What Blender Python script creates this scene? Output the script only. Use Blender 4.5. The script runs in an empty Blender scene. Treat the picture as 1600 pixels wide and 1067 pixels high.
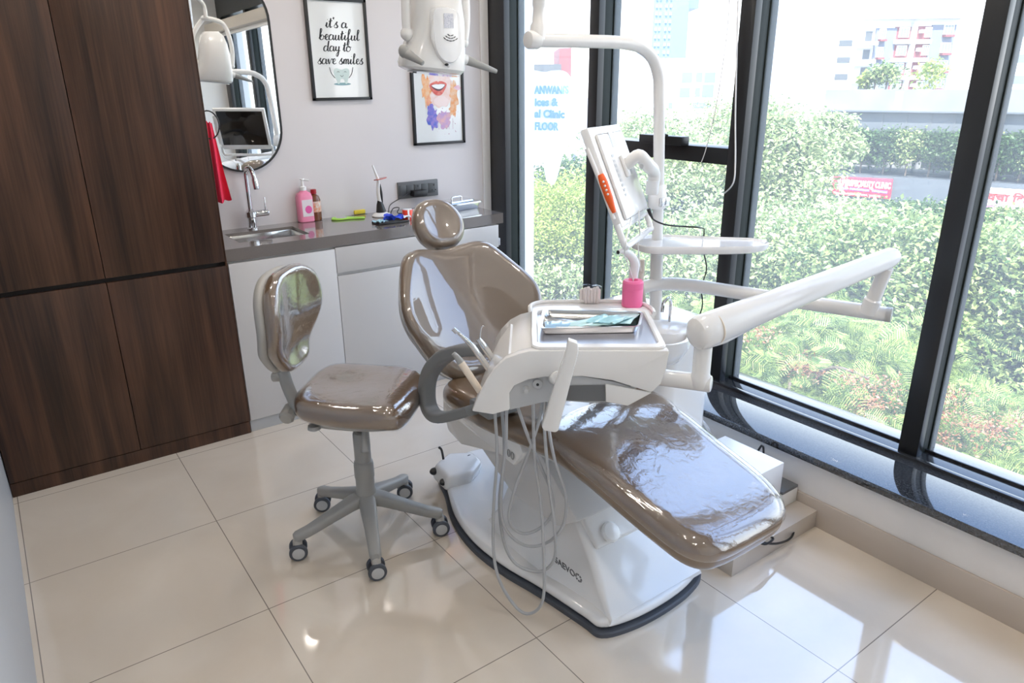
import bpy, bmesh, math, random
import numpy as np
from mathutils import Vector, Matrix
PI = math.pi
random.seed(7); rng = np.random.default_rng(7)
SC = bpy.context.scene; COL = SC.collection
# ------------------------------------------------------------------ camera
CAMH = 1.555; YAW, PIT, ROL = 0.6253064, 0.3478614, -0.00909769; FPX = 1122.17
_f = Vector((math.sin(YAW)*math.cos(PIT), math.cos(YAW)*math.cos(PIT), -math.sin(PIT)))
_r = Vector((math.cos(YAW), -math.sin(YAW), 0)); _u = _r.cross(_f)
CR = _r*math.cos(ROL) + _u*math.sin(ROL); CU = -_r*math.sin(ROL) + _u*math.cos(ROL); CF = _f
cam = bpy.data.objects.new('camera', bpy.data.cameras.new('camera')); COL.objects.link(cam)
m = Matrix.Identity(4)
for i in range(3): m[i][0], m[i][1], m[i][2] = CR[i], CU[i], -CF[i]
m.translation = Vector((0, 0, CAMH)); cam.matrix_world = m
cam.data.sensor_width = 36; cam.data.lens = 36*FPX/1600; cam.data.clip_start = .02; cam.data.clip_end = 2000
SC.camera = cam
# ------------------------------------------------------------------ sky, sun, exposure
W = bpy.data.worlds.new('sky'); SC.world = W; W.use_nodes = True
nt = W.node_tree; nt.nodes.clear()
o_ = nt.nodes.new('ShaderNodeOutputWorld'); b_ = nt.nodes.new('ShaderNodeBackground')
tc = nt.nodes.new('ShaderNodeTexCoord'); sx = nt.nodes.new('ShaderNodeSeparateXYZ'); rp = nt.nodes.new('ShaderNodeValToRGB')
nt.links.new(tc.outputs['Generated'], sx.inputs[0]); nt.links.new(sx.outputs['Z'], rp.inputs[0])
nt.links.new(rp.outputs[0], b_.inputs[0]); nt.links.new(b_.outputs[0], o_.inputs[0])
rp.color_ramp.elements[0].position = 0.0; rp.color_ramp.elements[0].color = (1, 1, 1, 1)
rp.color_ramp.elements[1].position = .75; rp.color_ramp.elements[1].color = (.36, .56, 1, 1)
e = rp.color_ramp.elements.new(.18); e.color = (.80, .90, 1, 1)
b_.inputs[1].default_value = 2.2
sun = bpy.data.objects.new('sun', bpy.data.lights.new('sun', 'SUN')); COL.objects.link(sun)
sun.data.energy = 7.5; sun.data.angle = .02; sun.data.color = (1, .95, .86)
sd = Vector((.50, .42, -.85)).normalized()         # direction the light travels
sun.rotation_euler = (-sd).to_track_quat('Z', 'Y').to_euler()
SC.view_settings.view_transform = 'Standard'; SC.view_settings.look = 'None'
SC.view_settings.exposure = 1.0; SC.view_settings.gamma = 1; SC.view_settings.use_curve_mapping = False

# ------------------------------------------------------------------ measuring
def ray(px, py): return CR*((px-800)/FPX) - CU*((py-533.5)/FPX) + CF
def hit(px, py, ax, val):
    d = ray(px, py); i = 'xyz'.index(ax); o = Vector((0, 0, CAMH)); return o + d*((val-o[i])/d[i])
def hitp(px, py, A, n):
    d = ray(px, py); o = Vector((0, 0, CAMH)); return o + d*((Vector(A)-o).dot(n)/d.dot(n))
def far(px, py, dist): return Vector((0, 0, CAMH)) + ray(px, py)*dist    # point at a given depth
def V(*a): return Vector(a)

# ------------------------------------------------------------------ materials
MATS = {}
def mat(name, col=(.8, .8, .8), rough=.5, metal=0, coat=0, spec=.5, emit=None, es=0, ior=1.5, noise=None, bump=None, trans=0, coatr=.03, coatior=1.5):
    if name in MATS: return MATS[name]
    M = bpy.data.materials.new(name); M.use_nodes = True; t = M.node_tree; p = t.nodes['Principled BSDF']
    p.inputs['Base Color'].default_value = (*col, 1); p.inputs['Roughness'].default_value = rough
    p.inputs['Metallic'].default_value = metal; p.inputs['Specular IOR Level'].default_value = spec; p.inputs['IOR'].default_value = ior
    p.inputs['Coat Weight'].default_value = coat; p.inputs['Coat Roughness'].default_value = coatr; p.inputs['Coat IOR'].default_value = coatior
    p.inputs['Transmission Weight'].default_value = trans
    if emit: p.inputs['Emission Color'].default_value = (*emit, 1); p.inputs['Emission Strength'].default_value = es
    c = t.nodes.new('ShaderNodeTexCoord')
    if noise:                                       # (scale, colour2, amount)
        n = t.nodes.new('ShaderNodeTexNoise'); n.inputs['Scale'].default_value = noise[0]; n.inputs['Detail'].default_value = 5
        mx = t.nodes.new('ShaderNodeMix'); mx.data_type = 'RGBA'
        mx.inputs[6].default_value = (*col, 1); mx.inputs[7].default_value = (*noise[1], 1)
        r = t.nodes.new('ShaderNodeMapRange'); r.inputs[1].default_value = .35; r.inputs[2].default_value = .65; r.inputs[4].default_value = noise[2]
        t.links.new(c.outputs['Object'], n.inputs[0]); t.links.new(n.outputs[0], r.inputs[0]); t.links.new(r.outputs[0], mx.inputs[0]); t.links.new(mx.outputs[2], p.inputs['Base Color'])
    if bump:                                        # (scale, strength, distance[, 'coat'])
        n = t.nodes.new('ShaderNodeTexNoise'); n.inputs['Scale'].default_value = bump[0]; n.inputs['Detail'].default_value = 3
        b = t.nodes.new('ShaderNodeBump'); b.inputs['Strength'].default_value = bump[1]; b.inputs['Distance'].default_value = bump[2]
        t.links.new(c.outputs['Object'], n.inputs[0]); t.links.new(n.outputs[0], b.inputs['Height'])
        if len(bump) > 3: t.links.new(b.outputs[0], p.inputs['Coat Normal'])
        else: t.links.new(b.outputs[0], p.inputs['Normal'])
    MATS[name] = M; return M
def clear_mat(name, tint=(1, 1, 1), ior=1.5, haze=0, rough=0.0, bump=None, boost=1.0):
    M = bpy.data.materials.new(name); M.use_nodes = True; t = M.node_tree; t.nodes.clear()
    o = t.nodes.new('ShaderNodeOutputMaterial'); tr = t.nodes.new('ShaderNodeBsdfTransparent'); tr.inputs[0].default_value = (*tint, 1)
    g = t.nodes.new('ShaderNodeBsdfGlossy'); g.inputs['Roughness'].default_value = rough; fr = t.nodes.new('ShaderNodeFresnel'); fr.inputs[0].default_value = ior
    mm = t.nodes.new('ShaderNodeMath'); mm.operation = 'MULTIPLY'; mm.use_clamp = True; mm.inputs[1].default_value = boost
    mx = t.nodes.new('ShaderNodeMixShader'); ge = t.nodes.new('ShaderNodeNewGeometry'); bf = t.nodes.new('ShaderNodeMath'); bf.operation = 'SUBTRACT'; bf.inputs[0].default_value = 1
    m3 = t.nodes.new('ShaderNodeMath'); m3.operation = 'MULTIPLY'; t.links.new(ge.outputs['Backfacing'], bf.inputs[1]); t.links.new(fr.outputs[0], mm.inputs[0]); t.links.new(mm.outputs[0], m3.inputs[0]); t.links.new(bf.outputs[0], m3.inputs[1]); t.links.new(m3.outputs[0], mx.inputs[0]); t.links.new(tr.outputs[0], mx.inputs[1]); t.links.new(g.outputs[0], mx.inputs[2])
    last = mx
    if bump:
        c = t.nodes.new('ShaderNodeTexCoord'); n = t.nodes.new('ShaderNodeTexNoise'); n.inputs['Scale'].default_value = bump[0]; n.inputs['Detail'].default_value = 4
        n.inputs['Distortion'].default_value = .6
        b = t.nodes.new('ShaderNodeBump'); b.inputs['Strength'].default_value = bump[1]; b.inputs['Distance'].default_value = bump[2]
        t.links.new(c.outputs['Object'], n.inputs[0]); t.links.new(n.outputs[0], b.inputs['Height']); t.links.new(b.outputs[0], g.inputs['Normal']); t.links.new(b.outputs[0], fr.inputs['Normal'])
    if haze:
        d = t.nodes.new('ShaderNodeBsdfTranslucent'); d.inputs[0].default_value = (.95, .97, 1, 1)
        m2 = t.nodes.new('ShaderNodeMixShader'); m2.inputs[0].default_value = haze
        t.links.new(mx.outputs[0], m2.inputs[1]); t.links.new(d.outputs[0], m2.inputs[2]); last = m2
    t.links.new(last.outputs[0], o.inputs[0]); MATS[name] = M; return M
white = mat('white_plastic', (.80, .79, .775), .18, coat=.35)
white2 = mat('white_enamel', (.86, .86, .86), .12, coat=.5)
cream = mat('cream_plastic', (.80, .70, .58), .3)
grey = mat('grey_plastic', (.33, .33, .32), .42)
lgrey = mat('light_grey_plastic', (.50, .51, .52), .35, coat=.2)
dgrey = mat('dark_grey_plastic', (.13, .135, .14), .4)
armgrey = mat('arm_grey', (.205, .21, .215), .5)
stoolgrey = mat('stool_grey', (.40, .385, .36), .4)
hosegrey = mat('hose_grey', (.42, .43, .445), .35)
black = mat('black_plastic', (.012, .012, .013), .35)
rubber = mat('dark_rubber', (.07, .08, .1), .5)
steel = mat('steel', (.72, .72, .72), .16, metal=1)
chrome = mat('chrome', (.75, .75, .77), .06, metal=1)
brown = mat('brown_vinyl', (.150, .094, .052), .3, coat=1, coatr=.02, coatior=1.75, bump=(9, .18, .004, 'coat'))
brown2 = mat('taupe_vinyl', (.205, .158, .118), .3, coat=1, coatr=.02, coatior=1.9, bump=(7, .22, .004, 'coat'))
film = clear_mat('clear_plastic_film', (.97, .97, .98), 1.75, bump=(26, .42, .004), boost=1.5)
wallm = mat('wall_paint', (.70, .665, .67), .38, noise=(3, (.68, .645, .65), .6))
ceilm = mat('ceiling_paint', (.85, .83, .80), .7)
lowwall = mat('low_wall_paint', (.80, .77, .74), .35, noise=(6, (.72, .69, .66), .5))
skirt = mat('skirting_tile', (.52, .45, .385), .25)
laminate = mat('grey_laminate', (.60, .585, .58), .3)
counterm = mat('counter_quartz', (.165, .145, .135), .12, coat=.6, noise=(400, (.21, .185, .17), .6))
granite = mat('black_granite', (.012, .014, .018), .05, noise=(160, (.09, .09, .09), .6), ior=1.9)
alu = mat('black_aluminium', (.013, .014, .016), .33, spec=.5)
alu2 = mat('green_grey_aluminium', (.020, .027, .025), .5, spec=.22)
pink = mat('hot_pink_plastic', (.92, .17, .38), .35)
red = mat('red_plastic', (.8, .04, .02), .35)
glass = clear_mat('window_glass', (.98, .99, .985), 1.45, haze=.075)  # translucent share of the panes stands in for haze in the view
mirrorm = mat('mirror_silver', (.93, .94, .94), .0, metal=1)
leafgreen = None

# wood with vertical grain
def wood_mat():
    M = bpy.data.materials.new('walnut_laminate'); M.use_nodes = True; t = M.node_tree; p = t.nodes['Principled BSDF']; p.inputs['Roughness'].default_value = .33; p.inputs['Specular IOR Level'].default_value = .35
    c = t.nodes.new('ShaderNodeTexCoord'); mp = t.nodes.new('ShaderNodeMapping'); mp.inputs['Scale'].default_value = (16, 16, .9)
    n = t.nodes.new('ShaderNodeTexNoise'); n.inputs['Scale'].default_value = 1.0; n.inputs['Detail'].default_value = 7; n.inputs['Distortion'].default_value = .5
    mp2 = t.nodes.new('ShaderNodeMapping'); mp2.inputs['Scale'].default_value = (170, 170, 4)
    n2 = t.nodes.new('ShaderNodeTexNoise'); n2.inputs['Detail'].default_value = 3; n2.inputs['Scale'].default_value = 1
    a = t.nodes.new('ShaderNodeMath'); a.operation = 'MULTIPLY_ADD'; a.inputs[1].default_value = .35
    r = t.nodes.new('ShaderNodeValToRGB'); r.color_ramp.elements[0].position = .48; r.color_ramp.elements[0].color = (.024, .0125, .008, 1)
    r.color_ramp.elements[1].position = .86; r.color_ramp.elements[1].color = (.098, .046, .027, 1)
    t.links.new(c.outputs['Object'], mp.inputs[0]); t.links.new(mp.outputs[0], n.inputs[0]); t.links.new(c.outputs['Object'], mp2.inputs[0]); t.links.new(mp2.outputs[0], n2.inputs[0])
    t.links.new(n2.outputs[0], a.inputs[0]); t.links.new(n.outputs[0], a.inputs[2]); t.links.new(a.outputs[0], r.inputs[0]); t.links.new(r.outputs[0], p.inputs['Base Color'])
    return M
wood = wood_mat()
def tile_mat():
    M = bpy.data.materials.new('glossy_cream_tiles'); M.use_nodes = True; t = M.node_tree; p = t.nodes['Principled BSDF']; p.inputs['Roughness'].default_value = .06; p.inputs['IOR'].default_value = 2.2
    c = t.nodes.new('ShaderNodeTexCoord'); mp = t.nodes.new('ShaderNodeMapping'); mp.inputs['Location'].default_value = (-.4505, -.745, 0)
    br = t.nodes.new('ShaderNodeTexBrick'); br.offset = 0; br.squash = 1
    for k, v in dict(Scale=1, **{'Mortar Size': .0016, 'Mortar Smooth': .1, 'Brick Width': .6, 'Row Height': .6, 'Bias': 0}).items(): br.inputs[k].default_value = v
    n = t.nodes.new('ShaderNodeTexNoise'); n.inputs['Scale'].default_value = 2.2; n.inputs['Detail'].default_value = 6; n.inputs['Distortion'].default_value = 1.2
    r = t.nodes.new('ShaderNodeValToRGB'); r.color_ramp.elements[0].position = .35; r.color_ramp.elements[0].color = (.69, .60, .495, 1); r.color_ramp.elements[1].position = .7; r.color_ramp.elements[1].color = (.75, .67, .57, 1)
    t.links.new(c.outputs['Object'], mp.inputs[0]); t.links.new(mp.outputs[0], br.inputs[0]); t.links.new(c.outputs['Object'], n.inputs[0]); t.links.new(n.outputs[0], r.inputs[0])
    t.links.new(r.outputs[0], br.inputs['Color1']); t.links.new(r.outputs[0], br.inputs['Color2']); br.inputs['Mortar'].default_value = (.25, .21, .18, 1)
    t.links.new(br.outputs[0], p.inputs['Base Color']); return M
tiles = tile_mat()
def leaf_mat(name, c1, c2):
    M = bpy.data.materials.new(name); M.use_nodes = True; t = M.node_tree; t.nodes.clear()
    o = t.nodes.new('ShaderNodeOutputMaterial'); d = t.nodes.new('ShaderNodeBsdfPrincipled'); d.inputs['Roughness'].default_value = .45
    tl = t.nodes.new('ShaderNodeBsdfTranslucent'); mx = t.nodes.new('ShaderNodeMixShader'); mx.inputs[0].default_value = .35
    g = t.nodes.new('ShaderNodeNewGeometry'); r = t.nodes.new('ShaderNodeValToRGB'); r.color_ramp.elements[0].color = (*c1, 1); r.color_ramp.elements[1].color = (*c2, 1)
    t.links.new(g.outputs['Random Per Island'], r.inputs[0]); t.links.new(r.outputs[0], d.inputs['Base Color']); t.links.new(r.outputs[0], tl.inputs[0])
    t.links.new(d.outputs[0], mx.inputs[1]); t.links.new(tl.outputs[0], mx.inputs[2]); t.links.new(mx.outputs[0], o.inputs[0]); return M

# ------------------------------------------------------------------ mesh helpers
def tag(o, label=None, cat=None, group=None, kind=None):
    if label: o['label'] = label
    if cat: o['category'] = cat
    if group: o['group'] = group
    if kind: o['kind'] = kind
    return o
def empty(name, loc, label, cat, group=None):
    o = bpy.data.objects.new(name, None); o.empty_display_size = .05; COL.objects.link(o); o.location = loc; return tag(o, label, cat, group)
def rootloc(o):
    v = Vector((0, 0, 0))
    while o: v += o.location; o = o.parent
    return v
class MB:
    def __init__(s): s.v = []; s.f = []; s.sm = []
    def add(s, vs, fs, smooth=True):
        b = len(s.v); s.v += [tuple(q) for q in vs]; s.f += [tuple(i+b for i in f) for f in fs]; s.sm += [smooth]*len(fs); return s
    def bm(s, B, smooth=False):
        B.verts.index_update(); return s.add([q.co[:] for q in B.verts], [[q.index for q in f.verts] for f in B.faces], smooth)
    def box(s, x0, x1, y0, y1, z0, z1, bev=.003, seg=2, M=None, smooth=False):
        B = bmesh.new(); bmesh.ops.create_cube(B, size=1)
        for q in B.verts: q.co = Vector((x0+(q.co.x+.5)*(x1-x0), y0+(q.co.y+.5)*(y1-y0), z0+(q.co.z+.5)*(z1-z0)))
        if bev: bmesh.ops.bevel(B, geom=list(B.edges), offset=bev, segments=seg, affect='EDGES', profile=.5)
        if M: B.transform(M)
        s.bm(B, smooth); B.free(); return s
    def prism(s, pts, d, bev=0, seg=2, smooth=False):   # pts: world 3D loop, d: extrude vector
        B = bmesh.new(); vs = [B.verts.new(p) for p in pts]; f = B.faces.new(vs); r = bmesh.ops.extrude_face_region(B, geom=[f])
        bmesh.ops.translate(B, verts=[g for g in r['geom'] if isinstance(g, bmesh.types.BMVert)], vec=d)
        bmesh.ops.recalc_face_normals(B, faces=B.faces)
        if bev:
            ed = [e for e in B.edges if any(len(fc.verts) > 4 or fc.calc_area() > 0 for fc in e.link_faces) and e.calc_face_angle(0) > .6]
            bmesh.ops.bevel(B, geom=ed, offset=bev, segments=seg, affect='EDGES', profile=.5, clamp_overlap=True)
        bmesh.ops.triangulate(B, faces=[fc for fc in B.faces if len(fc.verts) > 4])
        s.bm(B, smooth); B.free(); return s
    def tube(s, pts, r, n=14, smooth_path=True, cap=True, sub=6, flat=None):
        P = [Vector(p) for p in pts]; R = r if isinstance(r, (list, tuple)) else [r]*len(P)
        if smooth_path and len(P) > 2: P, R = crom(P, R, sub)
        vs = []; fs = []; up = None
        for i, p in enumerate(P):
            t = (P[min(i+1, len(P)-1)] - P[max(i-1, 0)]).normalized()
            if up is None: up = t.orthogonal().normalized() if flat is None else (Vector(flat)-t*Vector(flat).dot(t)).normalized()
            else:
                up = (up - t*up.dot(t)); up = up.normalized() if up.length > 1e-6 else t.orthogonal().normalized()
            w = t.cross(up)
            for k in range(n):
                a = 2*PI*k/n; vs.append(p + (up*math.cos(a) + w*math.sin(a))*R[i])
        for i in range(len(P)-1):
            for k in range(n): fs.append((i*n+k, i*n+(k+1) % n, (i+1)*n+(k+1) % n, (i+1)*n+k))
        if cap: fs.append(tuple(range(n-1, -1, -1))); fs.append(tuple((len(P)-1)*n+k for k in range(n)))
        return s.add(vs, fs)
    def rod(s, a, b, r, r2=None, n=20, rnd=.25):      # round bar with softened ends
        a, b = Vector(a), Vector(b); r2 = r if r2 is None else r2; L = (b-a).length; d = (b-a)/L; e1, e2 = min(r*rnd, L/3), min(r2*rnd, L/3)
        pts = [a, a+d*e1*.3, a+d*e1, b-d*e2, b-d*e2*.3, b]; rr = [r-e1, r-e1*.3, r, r2, r2-e2*.3, r2-e2]
        return s.tube(pts, rr, n, smooth_path=False)
    def lathe(s, c, axis, prof, n=28):                # prof [(radius, height)]
        c = Vector(c); ax = Vector(axis).normalized(); u = ax.orthogonal().normalized(); w = ax.cross(u); vs = []; fs = []
        for (r, h) in prof:
            for k in range(n): a = 2*PI*k/n; vs.append(c+ax*h+(u*math.cos(a)+w*math.sin(a))*max(r, 1e-5))
        for i in range(len(prof)-1):
            for k in range(n): fs.append((i*n+k, i*n+(k+1) % n, (i+1)*n+(k+1) % n, (i+1)*n+k))
        fs.append(tuple(range(n-1, -1, -1))); fs.append(tuple((len(prof)-1)*n+k for k in range(n)))
        return s.add(vs, fs)
    def ball(s, c, r, sc=(1, 1, 1), n=18):
        c = Vector(c); vs = []; fs = []; m_ = n//2
        for i in range(m_+1):
            t = PI*i/m_
            for k in range(n): a = 2*PI*k/n; vs.append(c+Vector((r*sc[0]*math.sin(t)*math.cos(a), r*sc[1]*math.sin(t)*math.sin(a), r*sc[2]*math.cos(t))))
        for i in range(m_):
            for k in range(n): fs.append((i*n+k, (i+1)*n+k, (i+1)*n+(k+1) % n, i*n+(k+1) % n))
        return s.add(vs, fs)
    def loft(s, loops, cap=True, smooth=True):
        n = len(loops[0]); vs = [p for l in loops for p in l]; fs = []
        for i in range(len(loops)-1):
            for k in range(n): fs.append((i*n+k, i*n+(k+1) % n, (i+1)*n+(k+1) % n, (i+1)*n+k))
        if cap: fs.append(tuple(range(n-1, -1, -1))); fs.append(tuple((len(loops)-1)*n+k for k in range(n)))
        return s.add(vs, fs, smooth)
    def build(s, name, material, parent=None, angle=35, label=None):
        me = bpy.data.meshes.new(name); off = rootloc(parent) if parent else Vector((0, 0, 0))
        me.from_pydata([(v[0]-off.x, v[1]-off.y, v[2]-off.z) for v in s.v], [], s.f); me.update()
        B = bmesh.new(); B.from_mesh(me); bmesh.ops.remove_doubles(B, verts=B.verts, dist=1e-6)
        bmesh.ops.recalc_face_normals(B, faces=B.faces); B.to_mesh(me); B.free()
        me.polygons.foreach_set('use_smooth', [True]*len(me.polygons))
        me.set_sharp_from_angle(angle=math.radians(angle))
        me.materials.append(material); o = bpy.data.objects.new(name, me); COL.objects.link(o)
        if parent: o.parent = parent
        if label: o['label'] = label
        return o
def crom(P, R, sub, closed=False):
    P = [Vector(p) for p in P]; out = []; ro = []; n = len(P)
    rngI = range(n) if closed else range(n-1)
    for i in rngI:
        g = (lambda j: P[j % n]) if closed else (lambda j: P[max(0, min(n-1, j))])
        gr = (lambda j: R[j % n]) if closed else (lambda j: R[max(0, min(n-1, j))])
        for k in range(sub):
            t = k/sub; a, b, c, d = g(i-1), g(i), g(i+1), g(i+2)
            out.append(.5*((2*b)+(c-a)*t+(2*a-5*b+4*c-d)*t*t+(3*b-a-3*c+d)*t**3)); ro.append(gr(i)*(1-t)+gr(i+1)*t)
    if not closed: out.append(P[-1]); ro.append(R[-1])
    return out, ro
def smooth2(pts, sub=6):
    o, _ = crom([V(p[0], p[1], 0) for p in pts], [0]*len(pts), sub, True); return [(p.x, p.y) for p in o]
def roundrect(w, h, r, n=6, cx=0, cy=0):
    o = []
    for (sx_, sy_, a0) in ((1, 1, 0), (-1, 1, 90), (-1, -1, 180), (1, -1, 270)):
        for k in range(n+1):
            a = math.radians(a0+90*k/n); o.append((cx+sx_*(w/2-r)+r*math.cos(a), cy+sy_*(h/2-r)+r*math.sin(a)))
    return o
def cushion(mb, outline, thick, rad, fn, dome=.0, seg=7, inner=(.88, .7, .5, .3, .12)):
    """rounded pad: outline (u,v); fn(u,v,w) -> world; w from -thick to 0"""
    n = len(outline); cx = sum(p[0] for p in outline)/n; cy = sum(p[1] for p in outline)/n
    area = sum(outline[i][0]*outline[(i+1) % n][1]-outline[(i+1) % n][0]*outline[i][1] for i in range(n)); sg = 1 if area > 0 else -1
    nr = []
    for i in range(n):
        a, b = outline[i-1], outline[(i+1) % n]; dx, dy = b[0]-a[0], b[1]-a[1]; l = math.hypot(dx, dy) or 1; nr.append((-dy/l*sg, dx/l*sg))
    def ring(d, w, sc=1):
        return [fn(cx+(p[0]+q[0]*d-cx)*sc, cy+(p[1]+q[1]*d-cy)*sc, w) for p, q in zip(outline, nr)]
    L = []; h = min(rad, thick/2)
    for sc in reversed(inner): L.append(ring(rad, -thick, sc))
    for k in range(seg+1): a = -PI/2+PI/2*k/seg; L.append(ring(rad*(1-math.cos(a)), -thick+h+h*math.sin(a)))
    for k in range(seg+1): a = PI/2*k/seg; L.append(ring(rad*(1-math.cos(a)), -h+h*math.sin(a)))
    for sc in inner: L.append(ring(rad, dome*(1-sc*sc), sc))
    return mb.loft(L)
def quick(name, material, label, cat, mb, group=None, angle=35):
    return tag(mb.build(name, material, None, angle), label, cat, group)
def struct(name, material, mb, parent=None):
    o = mb.build(name, material, parent)
    if not parent: o['kind'] = 'structure'
    return o
def text(name, body, M, size, material, parent, ext=.0006, bold=0, shear=0, align='LEFT', width=None):
    c = bpy.data.curves.new(name, 'FONT'); c.body = body; c.size = size; c.extrude = ext; c.offset = bold; c.shear = shear; c.align_x = align; c.resolution_u = 3
    t = bpy.data.objects.new(name, c); COL.objects.link(t); bpy.context.view_layer.update()
    dg = bpy.context.evaluated_depsgraph_get(); me = bpy.data.meshes.new_from_object(t.evaluated_get(dg)); bpy.data.objects.remove(t)
    if width:
        xs = [v.co.x for v in me.vertices]; w0 = max(xs)-min(xs); me.transform(Matrix.Scale(width/w0, 4, (1, 0, 0)))
    off = rootloc(parent); me.transform(Matrix.Translation(-off) @ M); me.materials.clear(); me.materials.append(material)
    o = bpy.data.objects.new(name, me); COL.objects.link(o); o.parent = parent; return o
def frame(o, x, y, z=None):
    x = Vector(x).normalized(); y = Vector(y); y = (y-x*y.dot(x)).normalized(); z = x.cross(y); M = Matrix.Identity(4)
    for i in range(3): M[i][0], M[i][1], M[i][2] = x[i], y[i], z[i]
    M.translation = Vector(o); return M

# ================================================================== THE ROOM
XW = 2.233; YB = 3.66; XL = -.165; YF = -1.7; ZC = 2.55; XG = 2.59; SILL = .274; HEAD = 2.32
struct('floor', tiles, MB().box(XL-.1, XW+.1, YF-.1, YB+.1, -.15, 0, 0))
struct('ceiling', ceilm, MB().box(XL-.1, 2.75, YF-.1, YB+.1, ZC, ZC+.15, 0))
struct('wall_back', wallm, MB().box(XL-.1, 2.655, YB, YB+.12, 0, ZC, 0))
struct('wall_left', mat('blue_grey_wall', (.42, .44, .47), .45), MB().box(XL-.12, XL, YF-.1, YB, 0, ZC, 0))
struct('wall_front', ceilm, MB().box(XL, 2.75, YF-.12, YF, 0, ZC, 0))
lw = MB().box(XW, XW+.4, YF, YB+.1, -.15, SILL-.03, 0)
struct('wall_right', lowwall, lw)
struct('baseboard_right', skirt, MB().box(XW-.012, XW, YF, YB, 0, .107, .001))
struct('trim_1', mat('white_trim', (.82, .81, .80), .3), MB().box(2.435, 2.488, YB-.012, YB, SILL, ZC, .002))
struct('trim_2', alu, MB().box(2.49, 2.70, YF, YB+.1, HEAD, ZC, 0))
sill = struct('trim_3', granite, MB().box(XW-.022, 2.47, YF, YB, SILL-.03, SILL, .003))
# ---- windows: mullions, track, transom, panes
yw = [(hit(790, 300, 'x', 2.49).y, 3.66), (2.73, 2.795), (1.862, 1.930), (.993, 1.060), (.125, .192), (-.745, -.68), (-1.70, -1.55)]
win = bpy.data.objects.new('window_1', None); COL.objects.link(win); win['kind'] = 'structure'; win.location = (XG, 1, SILL)
for i, (a, b) in enumerate(yw):
    MB().box(2.49, 2.53, a, b, SILL, HEAD, .002).build('mullion_face', alu, win)
    MB().box(2.53, 2.585, a+.006, b-.006, SILL, HEAD, .002).box(2.588, 2.635, a+.002, b-.002, SILL, HEAD, .002).build('mullion_web', alu2, win)
MB().box(2.465, 2.485, YF, YB, SILL-.03, SILL+.012, .002).box(2.485, 2.66, YF, YB, SILL-.03, SILL+.004, .001).box(2.565, 2.575, YF, YB, SILL, SILL+.014, .001).build('bottom_track', mat('track_black', (.02, .021, .024), .12, ior=1.8), win)
MB().box(2.49, 2.62, 1.93, 2.73, 1.222, 1.288, .002).build('transom', alu, win)
MB().box(2.445, 2.495, 2.14, 2.39, 1.288, 1.325, .003).tube([(2.455, 2.26, 1.325), (2.44, 2.25, 1.333), (2.42, 2.20, 1.33)], .005).build('latch_box', alu, win)
for i in range(len(yw)-1):
    MB().box(XG, XG+.006, yw[i+1][1], yw[i][0], SILL, HEAD, 0).build('glass_pane', glass, win)
# blind cassette above the windows (seen in the mirror)
bl = empty('blind_cassette', (2.4, 0, 2.16), 'beige roller blind cassette above the dark window mullions, seen in the mirror', 'blind')
MB().box(2.33, 2.47, YF+.02, 2.2, 2.14, 2.25, .02).build('cassette', mat('blind_beige', (.60, .54, .46), .5), bl)
MB().box(2.38, 2.40, YF+.05, 2.18, 2.10, 2.14, .004).build('bottom_rail', white, bl)
# blind cords
c = MB().tube([hit(1153, 0, 'x', 2.44), hit(1151, 90, 'x', 2.44), hit(1149, 180, 'x', 2.44), hit(1149, 250, 'x', 2.44), hit(1146, 285, 'x', 2.44), hit(1132, 302, 'x', 2.48)], .0032, 8)
c.build('cord', white, bl)
c = MB().tube([hit(1141, -60, 'x', 2.47), hit(1137, 40, 'x', 2.47), hit(1120, 160, 'x', 2.47), hit(1104, 229, 'x', 2.475), hit(1096, 253, 'x', 2.475)], .002, 6)
c.build('pull_string', white, bl)

# ---- ceiling downlights
for i, (x, y) in enumerate([(.55, 2.7), (1.35, 2.75), (2.0, 2.75), (.55, 1.6), (1.35, 1.5), (2.0, 1.5), (.55, .3), (1.4, .2), (.5, -.9), (1.6, -.9)]):
    d = empty('ceiling_downlight', (x, y, ZC), 'small round white recessed downlight in the ceiling', 'downlight', 'ceiling downlights')
    MB().lathe((x, y, ZC-.008), (0, 0, 1), [(.045, 0), (.062, 0), (.062, .008)]).build('trim_ring', white, d)
    MB().lathe((x, y, ZC-.012), (0, 0, 1), [(.044, 0), (.044, .004)]).build('diffuser', mat('lamp_glow', (1, 1, 1), .5, emit=(1, .90, .80), es=105), d)

# ================================================================== CABINETS
CY = 3.198
def door_panel(mb, x0, x1, z0, z1, y=CY, t=.018): return mb.box(x0, x1, y, y+t, z0, z1, .0015)
cab = empty('tall_cabinet', (.31, 3.4, 0), 'floor-to-ceiling dark walnut cabinet at the left of the white sink counter', 'cabinet')
MB().box(XL+.002, .779, CY+.02, YB-.002, .055, ZC-.002, .001).build('carcass', mat('dark_groove', (.012, .008, .006), .6), cab)
MB().box(XL+.002, .783, CY+.004, YB-.002, 0, .06, .001).build('plinth', wood, cab)
MB().box(.779, .786, CY, YB-.002, .06, ZC-.002, .001).build('side_panel', wood, cab)
xs = hit(165, 437, 'y', CY).x; zs = .828
for (a, b) in ((XL+.004, xs-.0015), (xs+.0015, .783)):
    MB().box(a, b, CY, CY+.018, .064, zs-.018, .001).build('door', wood, cab)
    MB().box(a, b, CY, CY+.018, zs+.002, ZC-.004, .001).build('door', wood, cab)
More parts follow.
